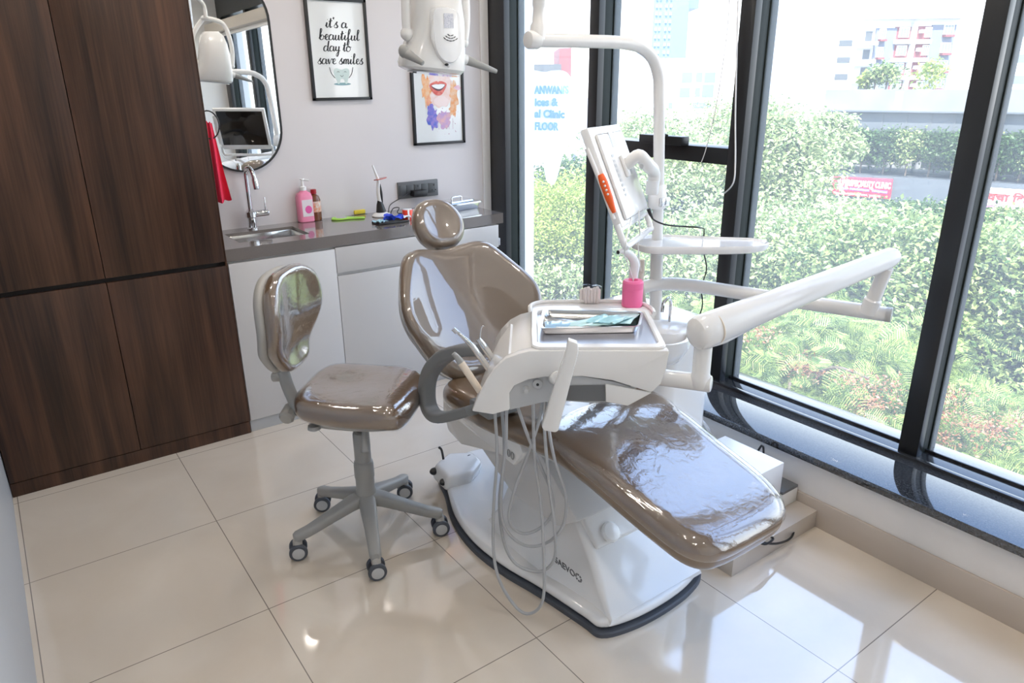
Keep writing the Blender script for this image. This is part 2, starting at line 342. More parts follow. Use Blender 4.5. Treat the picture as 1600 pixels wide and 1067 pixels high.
# counter run
base = empty('sink_cabinet', (1.5, 3.4, 0), 'light grey laminate base cabinet under the brown counter, with doors and a drawer', 'cabinet')
MB().box(.788, 2.225, CY+.02, YB-.002, .06, .822, .001).build('carcass', laminate, base)
MB().box(.788, 2.225, CY+.012, YB-.05, 0, .062, .001).build('plinth', lgrey, base)
xd = hit(524, 395, 'y', CY).x; zd = hit(525, 430, 'y', CY).z; xe = 2.225
MB().box(.79, xd-.0015, CY, CY+.018, .062, .815, .0015).build('door', laminate, base)
MB().box(xd+.0015, xe, CY, CY+.018, zd+.008, .82, .0015).build('drawer', laminate, base)
MB().box(xd+.0015, xd+.55, CY, CY+.018, .062, zd-.008, .0015).build('door', laminate, base)
MB().box(xd+.553, xe, CY, CY+.018, .062, zd-.008, .0015).build('door', laminate, base)
ct = empty('counter', (1.5, 3.43, .825), 'glossy taupe-brown stone counter top with a sunk basin along the back wall', 'counter')
CT = .88; sx0, sx1, sy0, sy1 = .88, 1.21, 3.31, 3.55
t_ = MB(); XE = 2.257
for (a, b, c_, d) in ((.786, sx0, CY, YB), (sx1, XE, CY, YB), (sx0, sx1, CY, sy0), (sx0, sx1, sy1, YB)): t_.box(a, b, c_, d, .826, CT, 0)
t_.build('slab', counterm, ct)
s_ = MB()
for (a, b, c_, d, z0, z1) in ((sx0, sx0+.012, sy0, sy1, .74, .868), (sx1-.012, sx1, sy0, sy1, .74, .868), (sx0, sx1, sy0, sy0+.012, .74, .868), (sx0, sx1, sy1-.012, sy1, .74, .868), (sx0, sx1, sy0, sy1, .73, .742)): s_.box(a, b, c_, d, z0, z1, .002)
s_.lathe((1.045, 3.43, .742), (0, 0, 1), [(.035, 0), (.035, .004), (.028, .004)])
s_.build('basin', steel, ct)
MB().box(2.2295, 2.25, CY+.02, CY+.12, .70, .74, .002).build('end_bracket', lgrey, base)

# faucet
fx, fy = hit(400, 356, 'z', CT).x, hit(400, 356, 'z', CT).y
fx, fy = 1.03, 3.60
fa = empty('faucet', (fx, fy, CT), 'tall chrome swan-neck faucet with a side lever behind the basin', 'faucet')
MB().lathe((fx, fy, CT), (0, 0, 1), [(.026, 0), (.026, .006), (.020, .01), (.020, .055), (.026, .06), (.026, .085), (.018, .092), (.012, .10)]).build('body', chrome, fa)
MB().tube([(fx, fy, CT+.09), (fx, fy, CT+.22), (fx, fy-.005, CT+.275), (fx+.006, fy-.035, CT+.297), (fx+.012, fy-.065, CT+.28), (fx+.015, fy-.078, CT+.25)], .011, 16).rod((fx+.015, fy-.078, CT+.252), (fx+.018, fy-.085, CT+.20), .014).build('spout', chrome, fa)
MB().rod((fx+.01, fy, CT+.072), (fx+.085, fy-.01, CT+.076), .016).rod((fx+.07, fy-.01, CT+.08), (fx+.072, fy-.008, CT+.15), .0035).build('lever', chrome, fa)

# soap bottle
def on_counter(px, py): return hit(px, py, 'z', CT)
b0 = on_counter(481, 347); sb = empty('soap_bottle', (b0.x, b0.y, CT), 'pink translucent pump bottle with a white pump, standing left of the brown bottle', 'bottle')
pm = mat('pink_soap', (.86, .26, .42), .2, coat=.4)
def rr3(cx, cy, z, w, d, r): return [V(x, y, z) for x, y in roundrect(w, d, r, 5, cx, cy)]
x, y = b0.x, b0.y+.02
MB().loft([rr3(x, y, CT, .07, .05, .012), rr3(x, y, CT+.004, .078, .058, .014), rr3(x, y, CT+.125, .078, .058, .014), rr3(x, y, CT+.145, .07, .05, .018), rr3(x, y, CT+.155, .036, .034, .015), rr3(x, y, CT+.162, .03, .03, .0149)]).build('body', pm, sb)
MB().lathe((x, y, CT+.16), (0, 0, 1), [(.017, 0), (.017, .018), (.008, .022), (.006, .05), (.012, .052), (.010, .06)]).rod((x, y, CT+.215), (x+.03, y-.015, CT+.208), .0045).build('pump', white2, sb)
MB().box(x-.024, x+.032, y-.0302, y-.0292, CT+.03, CT+.115, 0).build('label', mat('label_white', (.82, .74, .78), .4), sb)
MB().prism([V(x+.008+.018*math.cos(a), y-.0304, CT+.065+.02*math.sin(a)) for a in np.linspace(0, 2*PI, 20, False)], V(0, -.0003, 0)).build('printed_drop', mat('magenta_print', (.8, .12, .4), .4), sb)
# brown bottle
b1 = on_counter(493, 345); x, y = b1.x+.012, b1.y+.02
bb = empty('brown_bottle', (x, y, CT), 'amber brown plastic bottle with a dark red cap beside the pink soap bottle', 'bottle')
MB().lathe((x, y, CT), (0, 0, 1), [(.028, 0), (.031, .004), (.031, .05), (.030, .055), (.031, .06), (.031, .105), (.024, .125), (.012, .133), (.012, .14)]).build('body', mat('amber_brown', (.16, .05, .018), .12, coat=.5), bb)
MB().lathe((x, y, CT+.137), (0, 0, 1), [(.0145, 0), (.0145, .02), (.012, .022)]).build('cap', mat('dark_red', (.35, .01, .015), .4), bb)
lb = []
MB().loft([[V(x+(.0313+k)*math.cos(a), y+(.0313+k)*math.sin(a), CT+z_) for a in [math.radians(g) for g in range(-125, 0, 8)] for k in [0]] for z_ in (.045, .1)], cap=False).build('label', mat('orange_label', (.75, .30, .14), .4, noise=(60, (.75, .78, .75), .9)), bb)
# hand mirror, lime
p0, p1 = on_counter(535, 343), on_counter(562, 347)
hm = empty('hand_mirror', (p0.x, p0.y, CT), 'lime green heart-shaped hand mirror lying flat between bottles and yellow sponge', 'mirror')
ol = smooth2([(-.055, 0), (-.03, .045), (.01, .035), (.04, .04), (.06, .01), (.10, -.03), (.125, -.055), (.11, -.07), (.06, -.05), (.02, -.04), (-.03, -.03)])
cushion(MB(), ol, .009, .004, lambda u, v, w: V(p0.x-.005+u*.9, p0.y+.01+v*.9, CT+.0095+w), inner=(.8, .5, .2)).build('frame', mat('lime_plastic', (.42, .78, .10), .35), hm)
MB().lathe((p0.x+.0, p0.y+.012, CT+.0097), (0, 0, 1), [(.03, 0), (.03, .0006)]).build('glass', mirrorm, hm)
# sponge
p0 = on_counter(562, 335)
sp = empty('sponge_box', (p0.x, p0.y, CT), 'yellow sponge block in a low clear box behind the green hand mirror', 'sponge')
MB().box(p0.x-.03, p0.x+.035, p0.y-.002, p0.y+.035, CT+.002, CT+.024, .004).build('sponge', mat('yellow_foam', (.85, .66, .06), .8, bump=(200, .5, .002)), sp)
MB().box(p0.x-.045, p0.x+.04, p0.y-.01, p0.y+.045, CT, CT+.002, 0).build('tray', clear_mat('clear_box', (.9, .95, .95), 1.5), sp)
# curing light
p0 = on_counter(598, 338); x, y = p0.x, p0.y+.01
cu = empty('curing_light', (x, y, CT), 'white curing light wand with a red shield standing in its white and black charging base', 'dental lamp')
MB().lathe((x, y, CT), (0, 0, 1), [(.05, 0), (.053, .005), (.045, .014), (.028, .022), (.02, .03)]).build('base', white2, cu)
MB().lathe((x-.002, y, CT+.02), (-.1, 0, 1), [(.028, 0), (.025, .012), (.018, .045), (.006, .075)]).build('dock', black, cu)
top = hit(582, 258, 'y', y); mid = hit(591, 281, 'y', y); low = V(x-.003, y, CT+.06)
MB().tube([low, low.lerp(mid, .5)+V(-.004, 0, 0), mid], [.012, .0135, .008], 16).tube([mid, mid.lerp(top, .55), top], [.008, .0062, .0045], 12).build('handle', white2, cu)
MB().tube([low.lerp(mid, .1)+V(.006, -.006, 0), low.lerp(mid, .5)+V(.004, -.010, 0), low.lerp(mid, .85)+V(.004, -.004, 0)], [.006, .008, .004], 10).build('grip', black, cu)
MB().lathe(mid+V(.012, 0, .003), (-.15, .1, 1), [(.034, 0), (.035, .002), (.034, .004)]).build('shield', mat('red_shield', (.55, .10, .07), .2, coat=.3), cu)
# cables of curing light
sk = (1.99, 3.655)
quick('charger_cable', black, 'thin black cable looping from the curing light base to the wall socket', 'cable', MB()
    .tube([(x+.04, y, CT+.012), (x+.07, y+.03, CT+.05), (x+.14, y+.035, CT+.08), (1.93, 3.63, .975)], .0025, 8)
    .tube([(x+.045, y-.01, CT+.006), (x+.08, y+.02, CT+.03), (x+.10, y-.01, CT+.035), (x+.085, y-.02, CT+.01), (x+.15, y-.02, CT+.004), (x+.2, y, CT+.004), (x+.16, y+.02, CT+.004), (x+.24, y+.03, CT+.004), (x+.30, y+.02, CT+.006)], .0025, 8))
# small black tray with blue gloves
p0 = on_counter(608, 349); x, y = p0.x, p0.y
bt = quick('small_black_tray', black, 'small black tray holding crumpled blue packets in front of the curing light', 'tray',
    MB().box(x-.07, x+.10, y-.03, y+.055, CT, CT+.006, .003).box(x-.07, x+.10, y-.03, y-.024, CT, CT+.012, .002).box(x-.07, x+.10, y+.05, y+.055, CT, CT+.012, .002))
def crumple(cx, cy, cz, w, d, h, seed, n=9, rot=0):
    r = random.Random(seed); g = []; fs = []
    for i in range(n):
        for j in range(n):
            u, v = (i/(n-1)-.5)*w, (j/(n-1)-.5)*d; uu = u*math.cos(rot)-v*math.sin(rot); vv = u*math.sin(rot)+v*math.cos(rot)
            g.append((cx+uu+r.uniform(-.1, .1)*w/n*4, cy+vv+r.uniform(-.1, .1)*d/n*4, cz+r.random()*h))
    for i in range(n-1):
        for j in range(n-1): a = i*n+j; fs.append((a, a+1, a+n+1, a+n))
    return MB().add(g, fs, False)
quick('blue_glove_packet', mat('blue_film', (.03, .08, .70), .3), 'crumpled deep blue packet on the small black tray', 'packet', crumple(x+.035, y+.012, CT+.012, .10, .06, .03, 3, rot=-.5), angle=20)
quick('pale_blue_pouch', mat('pale_blue_paper', (.40, .66, .78), .4), 'pale blue pouch at the left of the small black tray', 'pouch', crumple(x-.04, y+.02, CT+.008, .07, .06, .012, 5, rot=.3), angle=20)
quick('white_pouch', mat('paper_white', (.82, .84, .9), .5), 'white and blue sterile pouch lying over the deep blue packet', 'pouch', crumple(x+.075, y+.005, CT+.018, .09, .035, .015, 9, rot=-.2), angle=20)
# red cup
p0 = on_counter(640, 344)
rc = empty('red_tape_roll', (p0.x, p0.y+.02, CT), 'small red container with a white stripe and white lid on the counter', 'container')
x, y = p0.x, p0.y+.02
MB().lathe((x, y, CT), (0, 0, 1), [(.028, 0), (.029, .002), (.026, .052), (.0255, .053)]).build('body', mat('bright_red', (.85, .06, .02), .3), rc)
MB().lathe((x, y, CT+.053), (0, 0, 1), [(.0255, 0), (.0255, .004), (.02, .005)]).build('lid', white2, rc)
MB().box(x-.012, x-.003, y-.0285, y-.022, CT+.001, CT+.053, .0005).build('stripe', white2, rc)
quick('pink_roll', mat('pale_pink', (.85, .45, .42), .5), 'small pale pink and white roll behind the red container', 'container', MB().lathe((x+.05, y+.035, CT), (0, 0, 1), [(.022, 0), (.022, .04), (.02, .042)]))
# steel tray with lid
A_, B_, C_ = on_counter(717, 330), on_counter(752, 326), on_counter(700, 322)
x0, x1 = 2.05, 2.30
st = empty('steel_instrument_box', (2.17, 3.5, CT), 'shallow stainless steel box with a handled lid on the counter behind the headrest', 'box')
cx, cy = 2.13, 3.47; ang = math.radians(8)
Mx = Matrix.Translation((cx, cy, CT)) @ Matrix.Rotation(ang, 4, 'Z')
def rrM(M, w, d, r, z, n=5): return [M @ V(a, b, z) for a, b in roundrect(w, d, r, n)]
MB().loft([rrM(Mx, .22, .13, .02, 0), rrM(Mx, .225, .135, .02, .005), rrM(Mx, .235, .145, .022, .033), rrM(Mx, .26, .17, .025, .035), rrM(Mx, .26, .17, .025, .038)]).build('box_body', steel, st)
MB().loft([rrM(Mx, .25, .16, .02, .038), rrM(Mx, .25, .16, .02, .043), rrM(Mx, .19, .11, .02, .045), rrM(Mx, .18, .10, .02, .052)]).tube([Mx @ V(-.035, 0, .05), Mx @ V(-.03, 0, .068), Mx @ V(.03, 0, .068), Mx @ V(.035, 0, .05)], .004, 8).build('lid', steel, st)

# wall socket
so = empty('wall_socket', (1.99, YB, .98), 'dark grey wall socket plate with a black adapter plugged into it', 'socket')
MB().box(1.862, 2.118, YB-.012, YB, .938, 1.030, .003).build('plate', dgrey, so)
ks = MB()
for kx in (1.89, 1.935, 1.985, 2.03, 2.075): ks.box(kx-.0225, kx+.021, YB-.016, YB-.011, .957, 1.012, .001)
ks.build('modules', mat('socket_grey', (.07, .075, .08), .35), so)
hs = MB()
for (hx, hz, r) in ((1.985, 1.002, .004), (2.087, 1.0, .005), (2.076, .972, .004), (2.098, .972, .004)): MB().lathe((hx, YB-.0165, hz), (0, -1, 0), [(r, 0), (r, .0005)], 10).build('pin_hole', black, so)
MB().box(1.935, 2.02, YB-.06, YB-.012, .948, .982, .005).build('adapter', black, so)

# mirror, tilted a touch forward
mi = empty('oval_mirror', (1.048, YB, 1.59), 'tall oval wall mirror with a thin black frame above the basin', 'mirror')
R_ = .2; zc0, zc1 = 1.35, 1.83; TL = -.0075
def pill(r, y): 
    o = []
    for k in range(25): a = PI*k/24; o.append((r*math.cos(a), zc1+r*math.sin(a)))
    for k in range(25): a = PI+PI*k/24; o.append((r*math.cos(a), zc0+r*math.sin(a)))
    return [V(1.048+a, y-(b-1.15)*TL, b) for a, b in o]
MB().prism(pill(R_-.006, YB-.012), V(0, .004, 0)).build('mirror_glass', mirrorm, mi)
o, i_ = pill(R_, YB-.018), pill(R_-.009, YB-.018); o2, i2 = pill(R_, YB-.001), pill(R_-.009, YB-.001)
MB().loft([i2, i_, o, o2], cap=False).build('frame', black, mi)

# towel and ring
tw = empty('towel_ring', (.79, 3.50, 1.48), 'thin black towel ring fixed beside the oval mirror', 'towel ring')
TY = 3.50
cpt = hit(326, 195, 'y', TY)
MB().tube([cpt+V(.045*math.cos(a), 0, .06*math.sin(a)) for a in np.linspace(0, 2*PI, 25)], .003, 8, smooth_path=False).rod(cpt+V(-.045, 0, 0), V(.784, TY, cpt.z), .004).build('ring', black, tw)
tm = mat('red_towel', (.85, .04, .10), .85, bump=(60, .4, .003))
g = []; fs = []; NR, NC = 26, 15
Lp = [hit(*q, 'y', TY) for q in ((322, 190), (326, 230), (331, 270), (337, 318))]; Rp = [hit(*q, 'y', TY) for q in ((331, 192), (342, 235), (350, 270), (361, 312))]
for i in range(NR):
    t = i/(NR-1)*3; k = min(int(t), 2); f_ = t-k; a = Lp[k].lerp(Lp[k+1], f_); b = Rp[k].lerp(Rp[k+1], f_)
    for j in range(NC):
        q = a.lerp(b, j/(NC-1)); q.y += .016*math.sin(j*.62+i*.06)*(.3+i/NR) ; q.z += .004*math.sin(j*.9); g.append(q)
g2 = [q+V(0, .006, 0) for q in g]
for i in range(NR-1):
    for j in range(NC-1): a = i*NC+j; fs += [(a, a+1, a+NC+1, a+NC), (a+NR*NC, a+NC+NR*NC, a+NC+1+NR*NC, a+1+NR*NC)]
n_ = NR*NC
for i in range(NR-1): fs += [(i*NC, (i+1)*NC, (i+1)*NC+n_, i*NC+n_), (i*NC+NC-1, i*NC+NC-1+n_, (i+1)*NC+NC-1+n_, (i+1)*NC+NC-1)]
for j in range(NC-1): fs += [((NR-1)*NC+j, (NR-1)*NC+j+1, (NR-1)*NC+j+1+n_, (NR-1)*NC+j+n_)]
quick('hand_towel', tm, 'bright red hand towel hanging from the ring at the cabinet side', 'towel', MB().add(g+g2, fs), angle=60)

# ---- framed prints
GL = {'i': (.55, [[(0, .2), (.25, .95), (.2, .3), (.35, .02), (.6, .25)], [(.33, 1.4), (.36, 1.5)]]), 't': (.6, [[(0, .2), (.35, 1.75), (.25, .5), (.32, .03), (.62, .22)], [(0, 1.15), (.65, 1.28)]]),
 "'": (.3, [[(.25, 1.95), (.18, 1.55)]]), 's': (.75, [[(0, .2), (.4, .95), (.55, 1.12), (.42, .7), (.66, .3), (.5, 0), (.18, .03), (.1, .15)], [(.55, .1), (.8, .3)]]),
 'a': (1.05, [[(.75, .85), (.4, 1), (.1, .6), (.15, .1), (.5, .05), (.75, .5), (.8, .95), (.78, .3), (.92, .02), (1.12, .25)]]),
 'b': (.95, [[(0, .2), (.35, 1.2), (.5, 1.9), (.3, 2), (.22, 1.2), (.2, .2), (.5, 0), (.8, .3), (.72, .8), (.42, .85), (.3, .5)], [(.74, .7), (1, .6)]]),
 'd': (1.1, [[(.75, .85), (.4, 1), (.1, .6), (.15, .1), (.5, .05), (.75, .6), (.98, 2.0), (.84, .9), (.82, .2), (1, .02), (1.2, .25)]]),
 'e': (.72, [[(0, .2), (.4, .5), (.62, .8), (.45, 1.02), (.2, .75), (.2, .25), (.45, 0), (.78, .2)]]),
 'f': (.7, [[(0, .2), (.4, 1.1), (.65, 1.9), (.45, 2.05), (.3, 1.4), (.25, 0), (.15, -.85), (.35, -.9), (.45, -.2), (.35, .1), (.78, .28)]]),
 'l': (.6, [[(0, .2), (.35, 1.2), (.52, 1.85), (.3, 1.95), (.22, 1), (.25, .15), (.4, .02), (.65, .25)]]),
 'm': (1.25, [[(0, .2), (.2, .95), (.2, 0)], [(.2, .4), (.45, .95), (.6, .8), (.58, 0)], [(.58, .4), (.85, .95), (1, .8), (.98, .2), (1.1, .02), (1.3, .25)]]),
 'o': (.95, [[(.5, 1), (.15, .8), (.1, .2), (.45, 0), (.8, .3), (.75, .85), (.5, 1), (.6, .8), (1.0, .85)]]),
 'u': (1.0, [[(0, .2), (.2, .95), (.15, .2), (.4, .02), (.65, .4), (.72, .95), (.7, .2), (.85, .02), (1.05, .25)]]),
 'v': (.85, [[(0, .4), (.15, .95), (.35, 0), (.7, .95), (.95, .85)]]),
 'y': (.95, [[(0, .2), (.2, .95), (.15, .35), (.4, .1), (.65, .4), (.75, .95), (.65, -.4), (.45, -.95), (.25, -.75), (.5, -.2), (1, .2)]]), ' ': (.55, [])}
def script_line(mb, body, cx, z, wid, y, hs_=None):
    tot = sum(GL[c][0] for c in body); sc = wid/tot; vs = hs_ or sc; x = cx-wid/2
    for c in body:
        for st_ in GL[c][1]:
            P, _ = crom([V(x+p[0]*sc+p[1]*vs*.12, y, z+p[1]*vs) for p in st_], [0]*len(st_), 5); L = []; Rr = []
            for i, p in enumerate(P):
                t = (P[min(i+1, len(P)-1)]-P[max(i-1, 0)]); t.normalize(); w = sc*(.055+.075*max(0, -t.z)); nn = V(-t.z, 0, t.x)*w; L.append(p+nn); Rr.append(p-nn)
            vs_ = L+Rr; n = len(P); mb.add(vs_, [(i, i+1, n+i+1, n+i) for i in range(n-1)], False)
        x += GL[c][0]*sc
    return mb
def picture(name, x0, x1, z0, z1, label):
    r = empty(name, ((x0+x1)/2, YB, z0), label, 'picture'); y = YB-.02; fr = MB(); w = .014
    for (a, b, c_, d) in ((x0, x0+w, z0, z1), (x1-w, x1, z0, z1), (x0, x1, z0, z0+w), (x0, x1, z1-w, z1)): fr.box(a, b, y, YB-.001, c_, d, .001)
    fr.build('frame', black, r); MB().box(x0+w, x1-w, YB-.010, YB-.002, z0+w, z1-w, 0).build('print', mat('print_paper', (.80, .82, .82), .08, coat=.8), r)
    return r
def flat(pts, y=YB-.0102, t=.0003): return MB().prism([V(a, y, b) for a, b in pts], V(0, -t, 0))
fx0, fx1, fz0 = 1.422, 1.742, 1.470; f1 = picture('framed_quote', fx0, fx1, fz0, fz0+.475, 'black framed print with cursive lettering and a smiling tooth, upper left on the wall')
ink = mat('ink_dark', (.03, .035, .04), .5); cxm = (fx0+fx1)/2
t1 = MB()
# pixel rows of the lettering baselines on the wall
for body, l, r, by in (("it's a", (507, 43), (541, 43), 0), ('beautiful', (497, 62), (560, 62), 0), ('day to', (504, 80), (547, 80), 0), ('save smiles', (495, 100), (566, 101), 0)):
    a, b = hit(*l, 'y', YB), hit(*r, 'y', YB); script_line(t1, body, (a.x+b.x)/2, a.z, b.x-a.x, YB-.0106, .0245)
t1.build('lettering', ink, f1)
tc_ = hit(533, 119, 'y', YB); s = .042
tooth = smooth2([(-1, .75), (-.7, 1.05), (-.3, .95), (0, .85), (.3, .95), (.7, 1.05), (1, .75), (.95, .1), (.75, -.5), (.6, -1), (.35, -.95), (.2, -.45), (0, -.35), (-.2, -.45), (-.35, -.95), (-.6, -1), (-.75, -.5), (-.95, .1)], 4)
tth = flat([(tc_.x+a*s, tc_.z+b*s*.85) for a, b in tooth]).build('tooth_drawing', mat('mint_print', (.60, .72, .70), .5), f1)
fc = MB()
for sx_ in (-1, 1):
    P = [V(tc_.x+sx_*s*(.9+.0), YB-.0107, tc_.z-.2*s), V(tc_.x+sx_*s*1.3, YB-.0107, tc_.z+.3*s), V(tc_.x+sx_*s*1.5, YB-.0107, tc_.z+1.0*s)]
    fc.tube(P, .0015, 6)
    fc.tube([V(tc_.x+sx_*s*.45+k*s*.15, YB-.0107, tc_.z+.45*s+(.0 if k else .08*s)) for k in (-1, 0, 1)], .0008, 6)
fc.tube([V(tc_.x+k*s*.2, YB-.0107, tc_.z+.1*s-.15*s*(1-k*k)) for k in (-1, 0, 1)], .0008, 6)
fc.build('face_lines', ink, f1)
flat([(tc_.x+s*1.1*math.cos(a), tc_.z-s*.9+s*.16*math.sin(a)) for a in np.linspace(0, 2*PI, 24, False)], YB-.01015, .0001).build('ground_shadow_print', mat('teal_print', (.25, .42, .46), .5), f1)
f2 = picture('framed_smile_print', 1.978, 2.31, 1.222, 1.222+.475, 'black framed watercolour print of a laughing mouth, behind the operating lamp')
def blob(cx, cz, rx, rz, seed, n=22, jag=.25):
    r = random.Random(seed); return smooth2([(cx+rx*math.cos(2*PI*k/n)*(1+r.uniform(-jag, jag)), cz+rz*math.sin(2*PI*k/n)*(1+r.uniform(-jag, jag))) for k in range(n)], 3)
def Wp(px, py): q = hit(px, py, 'y', YB); return q.x, q.z
def wcol(n, c, c2=None): return mat('print_'+n, c, .25, noise=(45, c2 or c, .9))
lay = [('face_wash', wcol('skin', (.86, .62, .56), (.88, .76, .74)), (686, 140), .085, .10, 1, .12), ('orange_wash', wcol('orange', (.85, .33, .10), (.85, .60, .40)), (664, 140), .028, .075, 2, .4),
       ('orange_wash', wcol('orange', (.85, .33, .10)), (708, 150), .025, .085, 3, .4), ('blue_wash', wcol('blue', (.08, .14, .60), (.35, .25, .62)), (675, 185), .035, .055, 4, .3),
       ('violet_wash', wcol('violet', (.50, .34, .62), (.78, .45, .45)), (692, 185), .04, .045, 5, .35), ('violet_wash', wcol('pinkish', (.75, .38, .50), (.8, .6, .7)), (713, 137), .02, .012, 6, .3),
       ('red_wash', wcol('redw', (.80, .22, .14), (.85, .5, .3)), (668, 158), .016, .025, 8, .4),
       ('blue_wash', wcol('blue', ()), (672, 172), .022, .035, 9, .3), ('orange_wash', wcol('orange', ()), (706, 170), .022, .035, 12, .45), ('face_wash', wcol('skin2', (.90, .74, .72)), (688, 158), .045, .03, 13, .15)]
for k, (n_, m_, pc, rx, rz, sd_, jg) in enumerate(lay):
    c_ = Wp(*pc); flat(blob(c_[0], c_[1], rx, rz, sd_, jag=jg), YB-.0102-.0002*k, .0002).build(n_, m_, f2)
c_ = Wp(683, 137); y_ = YB-.0122
flat(smooth2([(c_[0]+a*.055, c_[1]+b*.04) for a, b in ((-1, .35), (-.5, .75), (-.15, .85), (0, .75), (.2, .85), (.55, .8), (1, .45), (.7, -.4), (.3, -.95), (-.2, -1), (-.7, -.5))], 4), y_, .0003).build('lips', wcol('lips', (.66, .08, .07), (.8, .25, .2)), f2)
flat(smooth2([(c_[0]+a*.045, c_[1]+b*.025) for a, b in ((-1, .4), (-.4, .75), (0, .7), (.5, .8), (1, .55), (.6, -.3), (.1, -.7), (-.5, -.4))], 4), y_-.0004, .0003).build('mouth_opening', wcol('dark', (.12, .04, .06)), f2)
flat(smooth2([(c_[0]+a*.042, c_[1]+.002+b*.019) for a, b in ((-1, .5), (-.4, .85), (0, .8), (.5, .9), (1, .65), (.6, -.2), (.1, -.5), (-.5, -.2))], 4), y_-.0008, .0003).build('teeth', mat('teeth_print', (.9, .92, .95), .3), f2)
r = random.Random(4)
for k in range(26):
    dr = MB()
    px_, py_ = r.uniform(668, 714), r.uniform(165, 214); q = Wp(px_, py_); dr_r = r.uniform(.0008, .0028)
    dr.prism([V(q[0]+dr_r*math.cos(a), YB-.0103, q[1]+dr_r*math.sin(a)) for a in np.linspace(0, 2*PI, 9, False)], V(0, -.0002, 0)).build('paint_drop', wcol('drip', (.45, .20, .30)), f2)
for px_ in (684, 690, 695, 700, 706): q = Wp(px_, 190); MB().box(q[0]-.0006, q[0]+.0006, YB-.0106, YB-.0103, q[1]-.04, q[1]+.02, 0).build('paint_drip', wcol('drip', (.45, .20, .30)), f2)

# ================================================================== STOOL
HX, HY = .886, 2.133
stl = empty('dentist_stool', (HX, HY, 0), 'taupe upholstered swivel stool with grey five-star base on castors', 'stool')
ft = V(math.cos(math.radians(-43)), math.sin(math.radians(-43)), 0); sd_ = V(-ft.y, ft.x, 0)   # forward, left
def ST(f, s, z): return V(HX, HY, 0)+ft*f+sd_*s+V(0, 0, z)
def rect_outline(hw, hl0, hl1, r): pass
ol = smooth2([(.20, 0), (.195, .12), (.165, .178), (.08, .198), (-.06, .195), (-.15, .17), (-.185, .10), (-.19, 0), (-.185, -.10), (-.15, -.17), (-.06, -.195), (.08, -.198), (.165, -.178), (.195, -.12)], 6)
def seatfn(u, v, w):
    z = .592+w - .020*max(0, (u-.08)/.12)**2 + .012*min(1, max(0, -u/.18))
    z -= .010*math.exp(-((u+.03)**2+v*v)/.012) if w > -.03 else 0
    return ST(u+.01, v, z)
cushion(MB(), ol, .082, .034, seatfn, dome=.004).build('seat', brown, stl)
cushion(MB(), [(a*.8, b*.8) for a, b in ol], .02, .008, lambda u, v, w: ST(u+.01, v, .512+w)).build('seat_pan', stoolgrey, stl)
# clear film on the seat
cushion(MB(), [(a*1.012, b*1.012) for a, b in ol], .088, .036, lambda u, v, w: seatfn(u, v, w)+V(0, 0, .003), dome=.004).build('film_cover', film, stl)
MB().lathe((HX, HY, .13), (0, 0, 1), [(.030, 0), (.036, .01), (.036, .05), (.033, .055), (.033, .10), (.035, .105), (.035, .155), (.033, .16), (.033, .165), (.029, .17), (.029, .275), (.026, .28)]).build('column', grey, stl)
MB().rod((HX, HY, .40), (HX, HY, .51), .014).build('gas_lift', steel, stl)
MB().box(-.07, .07, -.05, .05, .488, .503, .004, M=Matrix.Translation((HX, HY, 0)) @ Matrix.Rotation(math.radians(-43), 4, 'Z')).build('mechanism', dgrey, stl)
MB().tube([ST(.05, -.10, .495), ST(.06, -.13, .485), ST(.065, -.15, .46), ST(.07, -.165, .425)], [.006, .007, .009, .013], 12).build('height_lever', grey, stl)
MB().lathe(ST(-.10, -.15, .505), (0, 0, -1), [(.02, 0), (.022, .012), (.012, .018)]).build('tilt_knob', grey, stl)
cast = [(.811, 2.377), (1.102, 2.269), (1.089, 1.976), (.8, 1.896), (.628, 2.145)]
for (x, y) in cast:
    d = V(x-HX, y-HY, 0).normalized(); s_ = V(-d.y, d.x, 0); L = []
    for (t, w, z0, z1) in ((.015, .032, .125, .175), (.06, .030, .118, .165), (.14, .024, .095, .135), (.22, .021, .072, .107), (.262, .020, .066, .098), (.272, .012, .07, .094)):
        c = V(HX, HY, 0)+d*t; L.append([c+s_*a+V(0, 0, (z0+z1)/2+b*(z1-z0)/2) for a, b in [(w*math.cos(q)*abs(math.cos(q))**-.4 if abs(math.cos(q)) > .01 else 0, math.sin(q)*abs(math.sin(q))**-.4 if abs(math.sin(q)) > .01 else 0) for q in np.linspace(0, 2*PI, 16, False)]])
    MB().loft(L).build('leg', grey, stl, angle=50)
    cs = MB(); c = V(HX, HY, 0)+d*.262; rot = random.uniform(-.6, .6)-.6; ax = V(math.cos(rot+.9), math.sin(rot+.9), 0)
    ax = (V(-.30, -.95, 0)+V(random.uniform(-.25, .25), 0, 0)).normalized()
    off = V(0, 0, .031)
    for sg in (-1, 1): cs.lathe(c+off+ax*(.012*sg), ax*sg, [(.029, 0), (.031, .003), (.031, .014), (.028, .017), (.0225, .0175)])
    cs_ = cs.build('castor', rubber, stl)
    for sg in (-1, 1): MB().lathe(c+off+ax*(.0297*sg), ax*sg, [(.021, 0), (.021, .001), (.018, .002)]).build('wheel_cap', lgrey, cs_)
    MB().rod(c+off+V(0, 0, .01), c+V(0, 0, .072), .008).tube([c+off+ax*-.01+V(0, 0, .02), c+off+V(0, 0, .034), c+off+ax*.01+V(0, 0, .02)], .016, 12).build('swivel_housing', stoolgrey, cs_)
